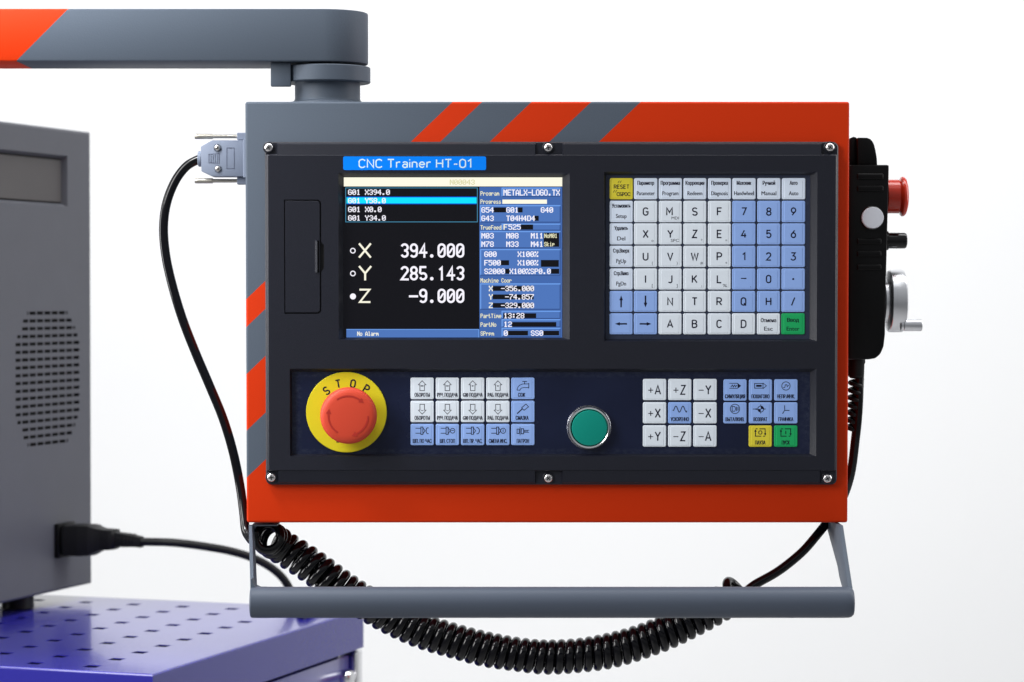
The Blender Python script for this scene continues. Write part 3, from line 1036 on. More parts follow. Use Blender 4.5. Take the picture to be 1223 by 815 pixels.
CX = [(728.0, 755.6), (757.0, 784.8), (786.5, 814.1), (815.9, 843.2), (845.2, 872.7), (874.2, 902.0), (904.0, 931.6), (933.2, 961.2)]
CY = [(213.1, 238.4), (240.1, 265.7), (267.0, 292.2), (293.7, 319.2), (320.8, 346.0), (347.6, 372.7), (374.3, 399.5)]
W_, P_, B_, Y_, G_ = M['key_white'], M['key_pale'], M['key_blue'], M['key_yellow'], M['key_green']
ROWS = [
    [(Y_, reset, "yellow reset key"), (P_, two("Параметр", "Parameter", 20, 21.4), "pale key marked Parameter"), (P_, two("Программа", "Program", 23, 19.4), "pale key marked Program"),
     (P_, two("Коррекция", "Redeem", 22.4, 18), "pale key marked Redeem"), (P_, two("Проверка", "Diagnosis", 20, 20), "pale key marked Diagnosis"),
     (P_, two("Маховик", "Handwheel", 17.6, 23.6), "pale key marked Handwheel"), (P_, two("Ручной", "Manual", 15, 18), "pale key marked Manual"),
     (P_, two("Авто", "Auto", 9.6, 11.6), "pale key marked Auto")],
    [(P_, two("Установить", "Setup", 22.4, 13), "pale key marked Setup"), (W_, letter("G"), "white key marked G"), (W_, letter("M", "MDI", 8.6, dx=-1), "white key marked M"),
     (W_, letter("S"), "white key marked S"), (W_, letter("F"), "white key marked F"), (B_, letter("7"), "blue key marked 7"), (B_, letter("8"), "blue key marked 8"),
     (B_, letter("9"), "blue key marked 9")],
    [(P_, two("Удалить", "Del", 16.4, 10), "pale key marked Del"), (W_, letter("X", "o"), "white key marked X"), (W_, letter("Y", "SPC", 9.6), "white key marked Y"),
     (W_, letter("Z", "*"), "white key marked Z"), (W_, letter("E", "="), "white key marked E"), (B_, letter("4"), "blue key marked 4"), (B_, letter("5"), "blue key marked 5"),
     (B_, letter("6"), "blue key marked 6")],
    [(P_, two("Стр.Вверх", "PgUp", 19.6, 12), "pale key marked PgUp"), (W_, letter("U", "("), "white key marked U"), (W_, letter("V", ")"), "white key marked V"),
     (W_, letter("W", "#"), "white key marked W"), (W_, letter("P", "+"), "white key marked P"), (B_, letter("1"), "blue key marked 1"), (B_, letter("2"), "blue key marked 2"),
     (B_, letter("3"), "blue key marked 3")],
    [(P_, two("Стр.Вниз", "PgDn", 17.6, 12), "pale key marked PgDn"), (W_, letter("I", "["), "white key marked I"), (W_, letter("J", "]"), "white key marked J"),
     (W_, letter("K", ";"), "white key marked K"), (W_, letter("L", "%", 5.2), "white key marked L"), (B_, letter("-", ","), "blue key marked with a dash"),
     (B_, letter("0"), "blue key marked 0"), (B_, letter("·"), "blue key marked with a dot")],
    [(B_, arrow(0, -1), "blue up arrow key"), (B_, arrow(0, 1), "blue down arrow key"), (W_, letter("N"), "white key marked N"), (W_, letter("T"), "white key marked T"),
     (W_, letter("R"), "white key marked R"), (B_, letter("Q"), "blue key marked Q"), (B_, letter("H"), "blue key marked H"), (B_, letter("/", xs=.8), "blue key marked with a slash")],
    [(B_, arrow(-1, 0), "blue arrow key pointing at its near edge"), (B_, arrow(1, 0), "blue arrow key pointing at the A key"), (W_, letter("A"), "white key marked A"),
     (W_, letter("B"), "white key marked B"), (W_, letter("C"), "white key marked C"), (W_, letter("D"), "white key marked D"),
     (W_, two("Отмена", "Esc", 18.6, 10.4, -4.4, 5.6), "white key marked Esc"), (G_, two("Ввод", "Enter", 14.4, 15.6, -4.8, 5.6), "green key marked Enter")],
]
for r, row in enumerate(ROWS):
    for c, (m_, lg, lb) in enumerate(row):
        key(keypad, CX[c][0], CY[r][0], CX[c][1], CY[r][1], m_, lg, lb)


# lower keys: icon over a word
def icon(draw, word, ww, dx=0):
    def f(g, cx, cy):
        draw(g, cx, cy)
        g.text(word, cx + dx, cy + 7.6, 4.7, INK, w=ww, bold=.034)
    return f


def up(sgn, mark):
    def f(g, cx, cy):
        y = cy - 3.0
        a = [(0, -6.2), (4.6, -1.4), (2.7, -1.4), (2.7, 5.6), (-2.7, 5.6), (-2.7, -1.4), (-4.6, -1.4)]
        g.line([(cx + u, y + v * sgn) for u, v in a], .75, INK, closed=True)
        if sgn > 0:
            g.rect(cx - mark, y - .6, cx + mark, y + .6, INK)
        else:
            g.line([(cx - 1.6, y + 1.2), (cx, y + 2.2), (cx + 1.6, y + 1.2)], .5, INK)
    return f


def tap(g, cx, cy):
    y = cy - 4
    g.line(g.arc(cx + 1, y + 6, 8, 7.4, 180, 280, 8) + [(cx + 7, y - 1.6)], .7, INK)
    g.line([(cx - 7, y + 6), (cx - 4.4, y + 6)] + g.arc(cx + 1, y + 6.4, 4.6, 3.4, 180, 270, 6) + [(cx + 7, y + 3)], .7, INK)
    g.line([(cx + 7, y - 2.4), (cx + 7, y + 3.8)], .8, INK)
    g.line([(cx + 2, y - 1.6), (cx + 2, y - 4.2)], .7, INK)
    g.line([(cx - .6, y - 4.4), (cx + 4.8, y - 4.4)], .8, INK)


def oiler(g, cx, cy):
    y = cy - 3
    g.line([(cx - 7.0, y + 5.6), (cx - .8, y - .2)], 1.3, INK)
    g.line([(cx - 1.6, y - 1.4), (cx + 3.6, y - 6.0), (cx + 6.8, y - 2.6), (cx + 1.2, y + 1.6)], .8, INK, closed=True)


def chuck(end):
    def f(g, cx, cy):
        y = cy - 4.6
        g.line([(cx - 8, y - 3), (cx - 1.6, y - 3)], .8, INK)
        g.line([(cx - 8, y + 3), (cx - 1.6, y + 3)], .8, INK)
        g.line([(cx - 1.6, y - 4.4), (cx + .8, y - 4.4), (cx + .8, y + 4.4), (cx - 1.6, y + 4.4)], .9, INK, closed=True)
        g.line([(cx + .8, y - 3.6), (cx + 3.4, y), (cx + .8, y + 3.6)], .8, INK)
        if end == 'c':
            g.line(g.arc(cx + 6.6, y, 2.0, 3.6, -60, -300, 10), .9, INK)
        elif end == 'd':
            g.line(g.arc(cx + 5.4, y, 2.6, 3.8, -110, 110, 10), .9, INK)
        elif end == 'o':
            g.line(g.arc(cx + 6.2, y, 2.8, 2.9, 0, 360, 12)[:-1], .8, INK, closed=True)
            g.line([(cx + 4.6, y - .4), (cx + 7.8, y - .4)], .8, INK)
        else:
            g.line(g.arc(cx + 6.2, y, 3.0, 3.1, 0, 360, 12)[:-1], .8, INK, closed=True)
            g.line([(cx + 6.2, y - 1.8), (cx + 6.2, y + 1.4)], .8, INK)
    return f


def collet(g, cx, cy):
    y = cy - 4
    g.line([(cx - 3.4, y - 5), (cx - 3.4, y + 5)], .7, INK)
    g.line([(cx - 7, y - 2.6), (cx - 4.4, y - 2.6), (cx - 4.4, y + 2.6), (cx - 7, y + 2.6)], .8, INK, closed=True)
    g.line([(cx - 2, y - 3), (cx + .8, y - 3), (cx + .8, y + 3), (cx - 2, y + 3)], .9, INK, closed=True)
    g.line([(cx + .8, y - 1.2), (cx + 7.4, y - 1.2)], .7, INK)
    g.line([(cx + .8, y + 1.2), (cx + 7.4, y + 1.2)], .7, INK)
    for u in (2.4, 4, 5.6):
        g.line([(cx + u, y - 1.2), (cx + u - .8, y + 1.2)], .6, INK)


def wave(g, cx, cy):
    y = cy - 4.4
    pts = []
    for i in range(33):
        u = i / 32
        pts.append((cx - 8.4 + 16.8 * u, y + 3.6 * math.sin(-u * 4 * PI + PI * .4) * (1 if .05 < u < .97 else .5)))
    g.line(pts, 1.0, INK)


def simul(g, cx, cy):
    y = cy - 5
    g.line([(cx - 6.8, y - 3), (cx + 3, y - 3)], .7, INK)
    g.line([(cx - 6.8, y + 3), (cx + 3, y + 3)], .7, INK)
    g.poly([(cx + 3, y - 3.4), (cx + 3, y + 3.4), (cx + 7.2, y)], INK)
    g.line([(cx - 5, y + 1.6), (cx - 3.2, y - 1), (cx - 2, y + 1.4), (cx - .4, y - 1), (cx + .8, y + 1.4), (cx + 2.2, y - 1)], .8, INK)


def step_(g, cx, cy):
    y = cy - 5
    g.line([(cx - 7, y - 2.8), (cx + 3, y - 2.8), (cx + 3, y + 2.8), (cx - 7, y + 2.8)], .8, INK, closed=True)
    g.line([(cx + 3, y - 3.4), (cx + 7.2, y), (cx + 3, y + 3.4)], .7, INK)
    g.rect(cx - 5.2, y - 1.2, cx + 1.4, y + 1.2, INK)


def sine(g, cx, cy):
    y = cy - 4.8
    g.line(g.arc(cx, y, 5, 5, 0, 360, 18)[:-1], .8, INK, closed=True)
    g.line([(cx - 3.4, y + 1.8), (cx - 1.4, y + 1.8), (cx - .8, y - 1.4), (cx + 1, y - 1.6), (cx + 1.6, y + .8), (cx + 3.4, y - 1.2)], .8, INK)


def eject(g, cx, cy):
    y = cy - 4.8
    g.line(g.arc(cx, y, 5.6, 5.6, 0, 360, 18)[:-1], .8, INK, closed=True)
    g.line([(cx - 3.4, y - 2.8), (cx - .2, y - 2.8), (cx + .8, y), (cx - .2, y + 2.8), (cx - 3.4, y + 2.8)], .8, INK, closed=True)
    g.rect(cx + 1.6, y - 2.6, cx + 2.6, y + 2.6, INK)
    g.rect(cx + 3.4, y - 2, cx + 4.2, y + 2, INK)


def home(g, cx, cy):
    y = cy - 4.6
    g.line(g.arc(cx + .4, y, 3.6, 3.6, 0, 360, 16)[:-1], .8, INK, closed=True)
    for a in (0, 180):
        g.poly([(cx + .4, y)] + g.arc(cx + .4, y, 3.6, 3.6, a, a - 90, 6), INK)
    g.line([(cx - 9, y), (cx - 3.2, y)], .8, INK)
    g.poly([(cx - 5.6, y - 1.2), (cx - 5.6, y + 1.2), (cx - 3.2, y)], INK)
    g.line([(cx + 4, y), (cx + 6.4, y)], .8, INK)
    g.line([(cx + .4, y - 5.4), (cx + .4, y - 3.6)], .8, INK)
    g.line([(cx + .4, y + 3.6), (cx + .4, y + 5.4)], .8, INK)


def axes(g, cx, cy):
    y = cy - 4
    g.line([(cx - 1.4, y - 5), (cx - 1.4, y + 1)], .9, INK)
    g.line([(cx - 1.4, y + 1), (cx + 4.4, y + 1)], .9, INK)
    g.line([(cx - 1.6, y + 1.2), (cx - 4, y + 5)], .9, INK)


def loop(g, cx, cy, c):
    y = cy - 4.4
    g.line([(cx - 1, y - 4.4), (cx + 5.8, y - 4.4), (cx + 5.8, y + 2)], 1, INK)
    g.line([(cx + 1, y + 4.4), (cx - 5.8, y + 4.4), (cx - 5.8, y - 2)], 1, INK)
    g.line([(cx - 5.6, y - 4.4), (cx - 3.4, y - 4.4)], 1, INK)
    g.line([(cx + 3.4, y + 4.4), (cx + 5.6, y + 4.4)], 1, INK)
    g.poly([(cx + 4.4, y + 1), (cx + 5.8, y + 4), (cx + 7.2, y + 1)], INK)
    g.poly([(cx - 7.2, y - 1), (cx - 4.4, y - 1), (cx - 5.8, y - 4)], INK)
    if c == 'o':
        g.line(g.arc(cx, y, 2.1, 2.1, 0, 360, 12)[:-1], .9, INK, closed=True)
    else:
        g.line([(cx, y - 2), (cx, y + 2)], 1, INK)


def ax(t):
    def f(g, cx, cy):
        g.rect(cx - 7.6, cy + .3, cx - 1.6, cy + 1.3, INK)
        if t[0] == '+':
            g.rect(cx - 5.1, cy - 2.2, cx - 4.1, cy + .28, INK)
            g.rect(cx - 5.1, cy + 1.32, cx - 4.1, cy + 3.8, INK)
        stroke_text(g, t[1], cx + 3.9, cy + .4, 10.4, INK, 1.5, xs=.90)
    return f


C1 = [(490.2, 518.0), (520.3, 548.2), (550.5, 578.5), (580.7, 608.6), (610.6, 638.5)]
R1 = [(451.2, 477.1), (478.9, 504.6), (506.6, 532.2)]
L1 = [
    [(W_, icon(up(1, 1.6), "ОБОРОТЫ", 18.4), "white key with up arrow for speed"), (W_, icon(up(1, 1.6), "РУЧ. ПОДАЧА", 24.6), "white key with up arrow for manual feed"),
     (W_, icon(up(1, 1.0), "G00 ПОДАЧА", 23.6), "white key with up arrow for rapid feed"), (W_, icon(up(1, 1.0), "РАБ. ПОДАЧА", 24.8), "white key with up arrow for work feed"),
     (B_, icon(tap, "СОЖ", 8.6, -1.6), "blue key with a tap")],
    [(W_, icon(up(-1, 1), "ОБОРОТЫ", 18.4), "white key with down arrow for speed"), (W_, icon(up(-1, 1), "РУЧ. ПОДАЧА", 24.6), "white key with down arrow for manual feed"),
     (W_, icon(up(-1, 1), "G00 ПОДАЧА", 23.6), "white key with down arrow for rapid feed"), (W_, icon(up(-1, 1), "РАБ. ПОДАЧА", 24.8), "white key with down arrow for work feed"),
     (B_, icon(oiler, "СМАЗКА", 15.6, -1), "blue key with an oiler")],
    [(B_, icon(chuck('c'), "ШП. ПО ЧАС", 22.6), "blue key with a spindle and open arc"), (B_, icon(chuck('o'), "ШП. СТОП", 18.2), "blue key with a spindle and barred circle"),
     (B_, icon(chuck('d'), "ШП. ПР. ЧАС.", 23), "blue key with a spindle and closed arc"), (B_, icon(chuck('q'), "СМЕНА ИНС.", 22), "blue key with a spindle and clock"),
     (B_, icon(collet, "ПАТРОН", 14.8), "blue key with a chuck")],
]
for r in range(3):
    for c in range(5):
        m_, lg, lb = L1[r][c]
        key(lowpad, C1[c][0], R1[r][0], C1[c][1], R1[r][1], m_, lg, lb)
C2 = [(768.0, 795.9), (798.2, 826.0), (828.3, 856.3)]
R2 = [(452.7, 478.2), (480.5, 506.1), (508.2, 534.0)]
L2 = [["+A", "+Z", "-Y"], ["+X", None, "-X"], ["+Y", "-Z", "-A"]]
for r in range(3):
    for c in range(3):
        t_ = L2[r][c]
        key(lowpad, C2[c][0], R2[r][0], C2[c][1], R2[r][1], W_ if t_ else B_, ax(t_) if t_ else icon(wave, "УСКОРЕННО", 22), ("white key marked " + {'+': "plus ", '-': "minus "}[t_[0]] + t_[1]) if t_ else "blue key with a wavy line")
C3 = [(864.3, 892.0), (894.7, 922.4), (925.0, 953.0)]
R3 = [(453.2, 478.8), (480.7, 506.1), (508.5, 534.1)]
L3 = [[(B_, icon(simul, "СИМУЛЯЦИЯ", 24), "blue key with a filled pencil"), (B_, icon(step_, "ПОШАГОВО", 21.6), "blue key with an outlined pencil"), (B_, icon(sine, "НЕПР./ИНК.", 21.4), "blue key with a circled wave")],
      [(B_, icon(eject, "ВЫТАЛКИВ.", 22.6), "blue key with a circled tool"), (B_, icon(home, "ВОЗВРАТ", 16.6), "blue key with a quartered target"), (B_, icon(axes, "ГРАФИКА", 18), "blue key with three axes")],
      [None, (Y_, icon(lambda g, x, y: loop(g, x, y, 'o'), "ПАУЗА", 12.4), "yellow pause key"), (G_, icon(lambda g, x, y: loop(g, x, y, 'i'), "ПУСК", 9.8), "green start key")]]
for r in range(3):
    for c in range(3):
        if L3[r][c]:
            m_, lg, lb = L3[r][c]
            key(lowpad, C3[c][0], R3[r][0], C3[c][1], R3[r][1], m_, lg, lb)

# --- emergency stop
es = MB()
o = pp(415.6, 496.5, 22)
k = sc(22)
es.lathe([(21 * k, -.0185), (21 * k, -.010), (27 * k, -.0085), (32.4 * k, -.0075), (33.9 * k, -.0055), (34.0 * k, -.003), (33.0 * k, -.0013), (31 * k, -.0002), (28 * k, .0005),
          (24 * k, .0008), (12 * k, .0011), (0, .0012)], o, (0, -1, 0), M['red'], 72)
g = Flat(es, 23.0)


def arrow_arc(a0, a1, r=23.6):
    pts = g.arc(415.6, 496.5, r, r, a0, a1, 18)
    g.line(pts, 2.0, M['red_groove_shade'])
    e = math.radians(a1)
    d = Vector((-math.sin(e), math.cos(e))) * (1 if a1 > a0 else -1)
    n = Vector((math.cos(e), math.sin(e)))
    p = Vector(pts[-1])
    g.poly([tuple(p + n * 3.2), tuple(p + d * 6), tuple(p - n * 3.2)], M['red_groove_shade'])


arrow_arc(235, 306)
arrow_arc(0, 66)
arrow_arc(122, 186)
stop = es.build("emergency_stop", panel, origin=o)
mb = MB()
oc = pp(413.6, 492.6, 3.4)
kc = sc(3.4)
mb.lathe([(48.2 * kc, -.0001), (48.2 * kc, .0009), (47.6 * kc, .0012), (0, .0012)], oc, (0, -1, 0), M['yellow'], 80)
g = Flat(mb, 4.68)
for ch, x, y, rot in (("S", 389.6, 466.8, -32), ("T", 403.8, 458.6, -10), ("O", 421.4, 458.4, 9), ("P", 437.4, 464.8, 31)):
    stroke_text(g, ch, x, y, 9.0, M['ink'], 1.75, xs=.95, rot=math.radians(rot))
for x, w_ in ((403.0, 3.2), (425.2, 2.2)):
    g.rect(x - w_ / 2, 526.5, x + w_ / 2, 529.0, M['ink'])
col_ = mb.build("legend_disc", stop)
col_.matrix_parent_inverse = Matrix.Translation(-o)

# --- green start button
mb = MB()
o = pp(704.2, 511.4, 8)
k = sc(8)
mb.lathe([(21.2 * k, .0002), (20.6 * k, .0008), (14 * k, .0012), (0, .0014)], o, (0, -1, 0), M['green'], 64)
mb.lathe([(21.2 * k, .0002), (21.2 * k, -.003)], o, (0, -1, 0), M['green'], 64)
btn = mb.build("start_button", panel, origin=o)
mb = MB()
o2 = pp(703.4, 510.8, 3.2)
mb.lathe([(26.6 * k, 0), (26.6 * k, .0012), (25.6 * k, .0018), (25.2 * k, .0042), (24.6 * k, .0049), (23.6 * k, .0050), (22.2 * k, .0046), (21.7 * k, .0036), (21.6 * k, .001)], o2, (0, -1, 0), M['chrome'], 64)
rg = mb.build("ring", btn)
rg.matrix_parent_inverse = Matrix.Translation(-o)

# --- tubular handle under the box
hy = -.056
hr = 18.6 * S * (D + hy) / D
ca, cb = U(299.4, 719.6, hy), U(1019.6, 719.6, hy)
mb = MB()
n = 40
prof = [(0, 0), (hr - .0008, 0), (hr, .0008)]
Lb = (cb - ca).length
for i in range(1, 12):
    prof.append((hr, .0008 + (Lb - .008) * i / 11))
prof += [(hr * .985, Lb - .0035), (hr * .93, Lb - .0015), (hr * .80, Lb - .0003), (0, Lb)]
mb.lathe(prof, ca, (1, 0, 0), M['handle'], n)
bar = mb.build("handle", panel)
bar.matrix_parent_inverse = panel.rotation_euler.to_matrix().to_4x4().inverted()
zb = U(650, 625.8, 0).z


def bracket(pts, thick, flange):
    q = MB()
    q.prism(pts, thick, M['grey'], .0004, 2)
    if flange:
        q.box(*flange, M['grey'], .0003, 1)
    o = q.build("bracket", bar)
    return o


# right side plate: wide at the box, narrowing to the bar
XRw = cb.x - 6.5 * S
ztop = zb - .0002
P = lambda x, y, z: Vector((x, y, z))
zq = lambda py, y: U(650, py, y).z
bracket([P(XRw, -.010, ztop), P(XRw, -.018, zq(640, -.018)), P(XRw, -.063, zq(712, -.06)), P(XRw, -.060, zq(722, -.06)), P(XRw, -.030, zq(704, -.03)), P(XRw, -.021, zq(697, -.02)),
         P(XRw, -.012, zq(689, -.012)), P(XRw, -.003, zq(676, 0)), P(XRw, .074, ztop)], (.0028, 0, 0),
        (P(XRw - .018, .03, ztop - .0016), P(XRw + .0005, .074, ztop)))
# left side plate, seen nearly edge on
xt = U(297.6, 630, 0).x
xl = U(300.0, 700, hy).x
pts = []
for px, py, y in ((297.0, 627.0, .004), (299.0, 704, -.058), (299.2, 722, -.056), (304.8, 722, -.047), (303.0, 700, -.040), (301.2, 690, -.030), (300.4, 640, .012), (300.4, 627, .020)):
    pts.append(U(px, py, y))
q = MB()
q.prism([Vector((p.x, p.y, min(p.z, ztop))) for p in pts], (.0022, 0, 0), M['grey'])
# bent tab under the box and a fillet down to the bar
for i in range(5):
    pass
arcp = [U(300.8, 627.0, .006), U(331, 627.0, .006), U(331, 628.4, .006), U(307.5, 628.6, .006), U(304.6, 629.6, .006), U(302.8, 632, .006), U(302.2, 637, .006), U(300.4, 637, .006)]
q.prism([Vector((p.x, .006, min(p.z, ztop))) for p in arcp], (0, .02, 0), M['grey'])
arcp = [U(301, 690, -.05), U(302.6, 690, -.05), U(303.4, 695, -.05), U(306.4, 699.5, -.05), U(311, 701.6, -.05), U(318, 701.6, -.05), U(318, 706, -.05), U(301, 706, -.05)]
q.prism([Vector((p.x, -.058, p.z)) for p in arcp], (0, .012, 0), M['grey'])
q.build("bracket", bar)

# ================================================================== SWING ARM
ay0, ayc = .012, .0405
R_ = .0285
cx = U(389, 40, ayc).x
zt, zbm = U(389, 10.5, ay0).z, U(389, 73.2, ay0).z
arm = empty("swing_arm", (cx, ayc, zt), "grey horizontal swing arm with an orange painted end, above the panel", "arm")
ARM = stripe_paint("arm_powder_coat", (1, 0, -1), [-9, (U(81.5, 11, ay0).x - zt)])
N, L = nt(ARM)
mb = MB()
xl = -.80
pts = [(xl, ayc - R_), (xl, ayc + R_)]
for i in range(33):
    a = PI / 2 - PI * i / 32
    pts.append((cx + R_ * math.cos(a), ayc + R_ * math.sin(a)))
bm = bmesh.new()
lo = [bm.verts.new((x, y, zbm)) for x, y in pts]
hi = [bm.verts.new((x, y, zt)) for x, y in pts]
fl_, fh = bm.faces.new(lo), bm.faces.new(hi[::-1])
for i in range(len(pts)):
    j = (i + 1) % len(pts)
    bm.faces.new((lo[j], lo[i], hi[i], hi[j]))
bmesh.ops.recalc_face_normals(bm, faces=list(bm.faces))
ed = [e for e in bm.edges if e.verts[0].co.z == e.verts[1].co.z]
bmesh.ops.bevel(bm, geom=ed, offset=.0012, segments=2, profile=.5, affect='EDGES')
mb.bm(bm, ARM, None, True)
o = mb.build("beam", arm)
o.matrix_parent_inverse = Matrix.Translation(-Vector(arm.location))


def armpart(q, name):
    o = q.build(name, arm)
    o.matrix_parent_inverse = Matrix.Translation(-Vector(arm.location))
    return o


zd1, zd0 = U(389, 77.6, ayc - .02).z, U(389, 95.6, ayc - .028).z
mb = MB()
rd = .0292
mb.lathe([(.018, zbm - zd0 - .0004), (.018, zd1 - zd0), (rd - .0006, zd1 - zd0), (rd, zd1 - zd0 - .0006), (rd, .0006), (rd - .0006, 0), (.018, 0)], (cx + .0008, ayc, zd0), (0, 0, 1), M['grey'], 64)
armpart(mb, "flange")
mb = MB()
ztopbox = ZT
rp = .0219
zp0 = ZT - BOXD * 0 + .0004
mb.lathe([(rp, zd0 + .001 - zp0), (rp, .0045), (rp * 1.02, .0032), (rp * 1.10, .0022), (rp * 1.34, .0014), (rp * 1.36, .0002), (rp, .0)], (cx + .0012, ayc, zp0), (0, 0, 1), M['grey'], 64)
armpart(mb, "post")
mb = MB()
a, b_ = U(323.5, 80.5, .02), U(347.5, 103.6, .02)
mb.box((a.x, .018, b_.z), (b_.x, .023, zbm - .0003), M['grey'], .0007, 2)
c_ = U(337, 80.5, .02)
armpart(mb, "stop_tab")

# ================================================================== HAND PENDANT
py0, py1 = .010, .078
pyc = (py0 + py1) / 2
xw = XR + .0012
org = U(1036, 300, pyc)
pend = empty("hand_pendant", org, "black handheld jog controller with red button and silver handwheel hung on the panel's side", "controller")


def pen(q, name, parent=None, sharp=35):
    o = q.build(name, parent or pend, sharp=sharp)
    o.matrix_parent_inverse = Matrix.Translation(-org) if parent is None else Matrix()
    return o


mb = MB()
pro = [(1061.5, 197), (1061.9, 199.5), (1058, 352), (1057.2, 400), (1055.6, 414), (1051.8, 423), (1046, 428.2), (1038, 429.6), (1010, 429.6), (1010, 197)]
pts = [U(px, py, py0) for px, py in pro]
pts = [Vector((max(p.x, xw), p.y, p.z)) for p in pts]
mb.prism(pts, (0, py1 - py0, 0), M['black'], .0011, 2)
# hump with the hanging eye on top
ya, yb = py0 + .004, py1 - .004
hump = [(1024, 200), (1024, 164.4), (1036, 164.6), (1040.5, 166.6), (1043.8, 171.5), (1046, 180), (1047.6, 190), (1048, 200)]
mb.prism([U(px, py, ya) for px, py in hump], (0, yb - ya, 0), M['black'], .0008, 2)
ear = [(1012, 200), (1012, 168), (1016, 165.2), (1019, 163.2), (1023, 164.2), (1025.4, 168), (1025.4, 200)]
pe = [U(px, py, ya + .008) for px, py in ear]
mb.prism([Vector((max(p.x, xw), p.y, p.z)) for p in pe], (0, .012, 0), M['black'], .0008, 2)
# grip ribs on the side wall
for yy in (211, 225.5, 288.5, 303.5, 319.5):
    s_ = 1 if yy < 250 else .98
    a, b_ = U(1023.2, yy - 3.6, py0), U(1055 if yy < 250 else 1052.6, yy + 3.6, py0)
    mb.box((a.x, py0 - .0012, b_.z), (b_.x, py0 + .001, a.z), M['black'], .0010, 3)
pen(mb, "body")
XF = U(1060, 240, pyc).x
mb = MB()
o = U(1060.6, 235, pyc)
q_ = S * (D + pyc) / D
mb.lathe([(20.2 * q_, -.001), (20.2 * q_, 12.4 * q_), (19.0 * q_, 12.8 * q_), (20 * q_, 14.0 * q_), (22.8 * q_, 14.8 * q_), (23.8 * q_, 16.4 * q_), (23.6 * q_, 18.4 * q_), (21.8 * q_, 20.6 * q_), (16 * q_, 22.6 * q_), (8 * q_, 23.6 * q_), (0, 23.8 * q_)],
         o, (1, 0, 0), M['red_gloss'], 48)
pen(mb, "emergency_button")
mb = MB()
o = U(1041.4, 260.6, py0)
q_ = S * (D + py0) / D
mb.lathe([(14.0 * q_, -.0005), (14.0 * q_, .0012), (13.2 * q_, .0016)], o, (0, -1, 0), M['gloss_black'], 40)
mb.lathe([(12.8 * q_, .0005), (12.8 * q_, .0042), (12.2 * q_, .0050), (0, .0053)], o, (0, -1, 0), M['white_cap'], 40)
pen(mb, "enable_button")
mb = MB()
q_ = S * (D + pyc) / D
o = U(1059, 287.6, pyc)
mb.lathe([(11.6 * q_, -.001), (11.6 * q_, 1.4 * q_), (9.6 * q_, 2.0 * q_), (9.5 * q_, 21 * q_), (8.6 * q_, 23 * q_), (7 * q_, 23.8 * q_), (0, 24 * q_)], o, (1, 0, 0), M['gloss_black'], 40)
pen(mb, "selector_knob")
mb = MB()
o = U(1057, 359.8, pyc)
mb.lathe([(26 * q_, -.001), (26 * q_, 1.6 * q_), (31.5 * q_, 2.2 * q_), (36.0 * q_, 3.2 * q_), (37.2 * q_, 4.6 * q_), (37.4 * q_, 6 * q_), (37.4 * q_, 19 * q_), (36.4 * q_, 21.4 * q_), (32.5 * q_, 22.8 * q_), (30.5 * q_, 21.8 * q_), (12 * q_, 20.8 * q_), (0, 20.8 * q_)],
         o, (1, 0, 0), M['alu'], 96, wob=lambda i, h: 1 - (.012 if (i % 2 and .004 < h < .0105) else 0))
wheel = pen(mb, "handwheel")
mb = MB()
o = U(1076, 388.6, pyc - .012)
mb.lathe([(6.4 * q_, 0), (6.4 * q_, 3 * q_), (7.1 * q_, 3.6 * q_), (7.1 * q_, 23.6 * q_), (6.4 * q_, 24.6 * q_), (0, 24.7 * q_)], o, (1, 0, 0), M['alu'], 32)
cr = mb.build("crank_grip", wheel)

# ================================================================== COILED CORD
cord_org = U(236, 192, .034)
cord = empty("coiled_cord", cord_org, "black coiled cord drooping below the panel handle, with a pale grey connector at its end", "cable")


def cordpart(q, name, parent=None, sharp=35):
    o = q.build(name, parent or cord, sharp=sharp)
    o.matrix_parent_inverse = Matrix.Translation(-cord_org)
    return o


WR = 5.55 * S
ck = .034
lead = [U(*p) for p in ((241, 190.2, ck), (235, 191.6, ck), (222, 199.5, ck), (209, 217, ck), (199, 243, ck), (195.4, 272, ck), (198, 305, ck), (205.6, 340, ck), (217.6, 380, ck),
                        (233, 420, ck), (250, 460, ck), (266.4, 500, ck), (278.4, 540, ck), (286.6, 580, ck), (291, 612, ck - .004), (293.6, 634, ck - .010), (300, 645.5, ck - .018))]
axis = [U(*p) for p in ((318, 641, .014), (322, 643.5, .026), (336, 653, .035), (362, 669.5, .035), (390, 689, .034), (417, 707.5, .036), (438, 721, .037), (468, 738.5, .038), (500, 752.5, .038), (540, 765, .038),
                        (580, 775.5, .038), (620, 782, .038), (655, 785, .038), (700, 782, .038), (740, 774.5, .038), (780, 761.5, .038), (815, 746.5, .038), (842, 733, .038), (862, 721, .038), (873, 712.5, .037), (884, 706, .036))]
tail = [U(*p) for p in ((886, 712, .016), (898, 700.6, .022), (913, 692.0, .027), (931, 681.6, .033), (957, 660.5, .038), (976, 639, .042), (990, 621, .05), (1006, 596, .064), (1016, 566, .056), (1021.6, 525, .048), (1025, 490, .046), (1027, 440, .046))]
ap = catmull(axis, 24)
cum = [0]
for i in range(1, len(ap)):
    cum.append(cum[-1] + (ap[i] - ap[i - 1]).length)
TOT = cum[-1]


def at_len(s_):
    s_ = max(0, min(TOT, s_))
    lo, hi = 0, len(cum) - 1
    while hi - lo > 1:
        md = (lo + hi) // 2
        if cum[md] <= s_:
            lo = md
        else:
            hi = md
    t = (s_ - cum[lo]) / max(1e-9, cum[hi] - cum[lo])
    return ap[lo].lerp(ap[hi], t)


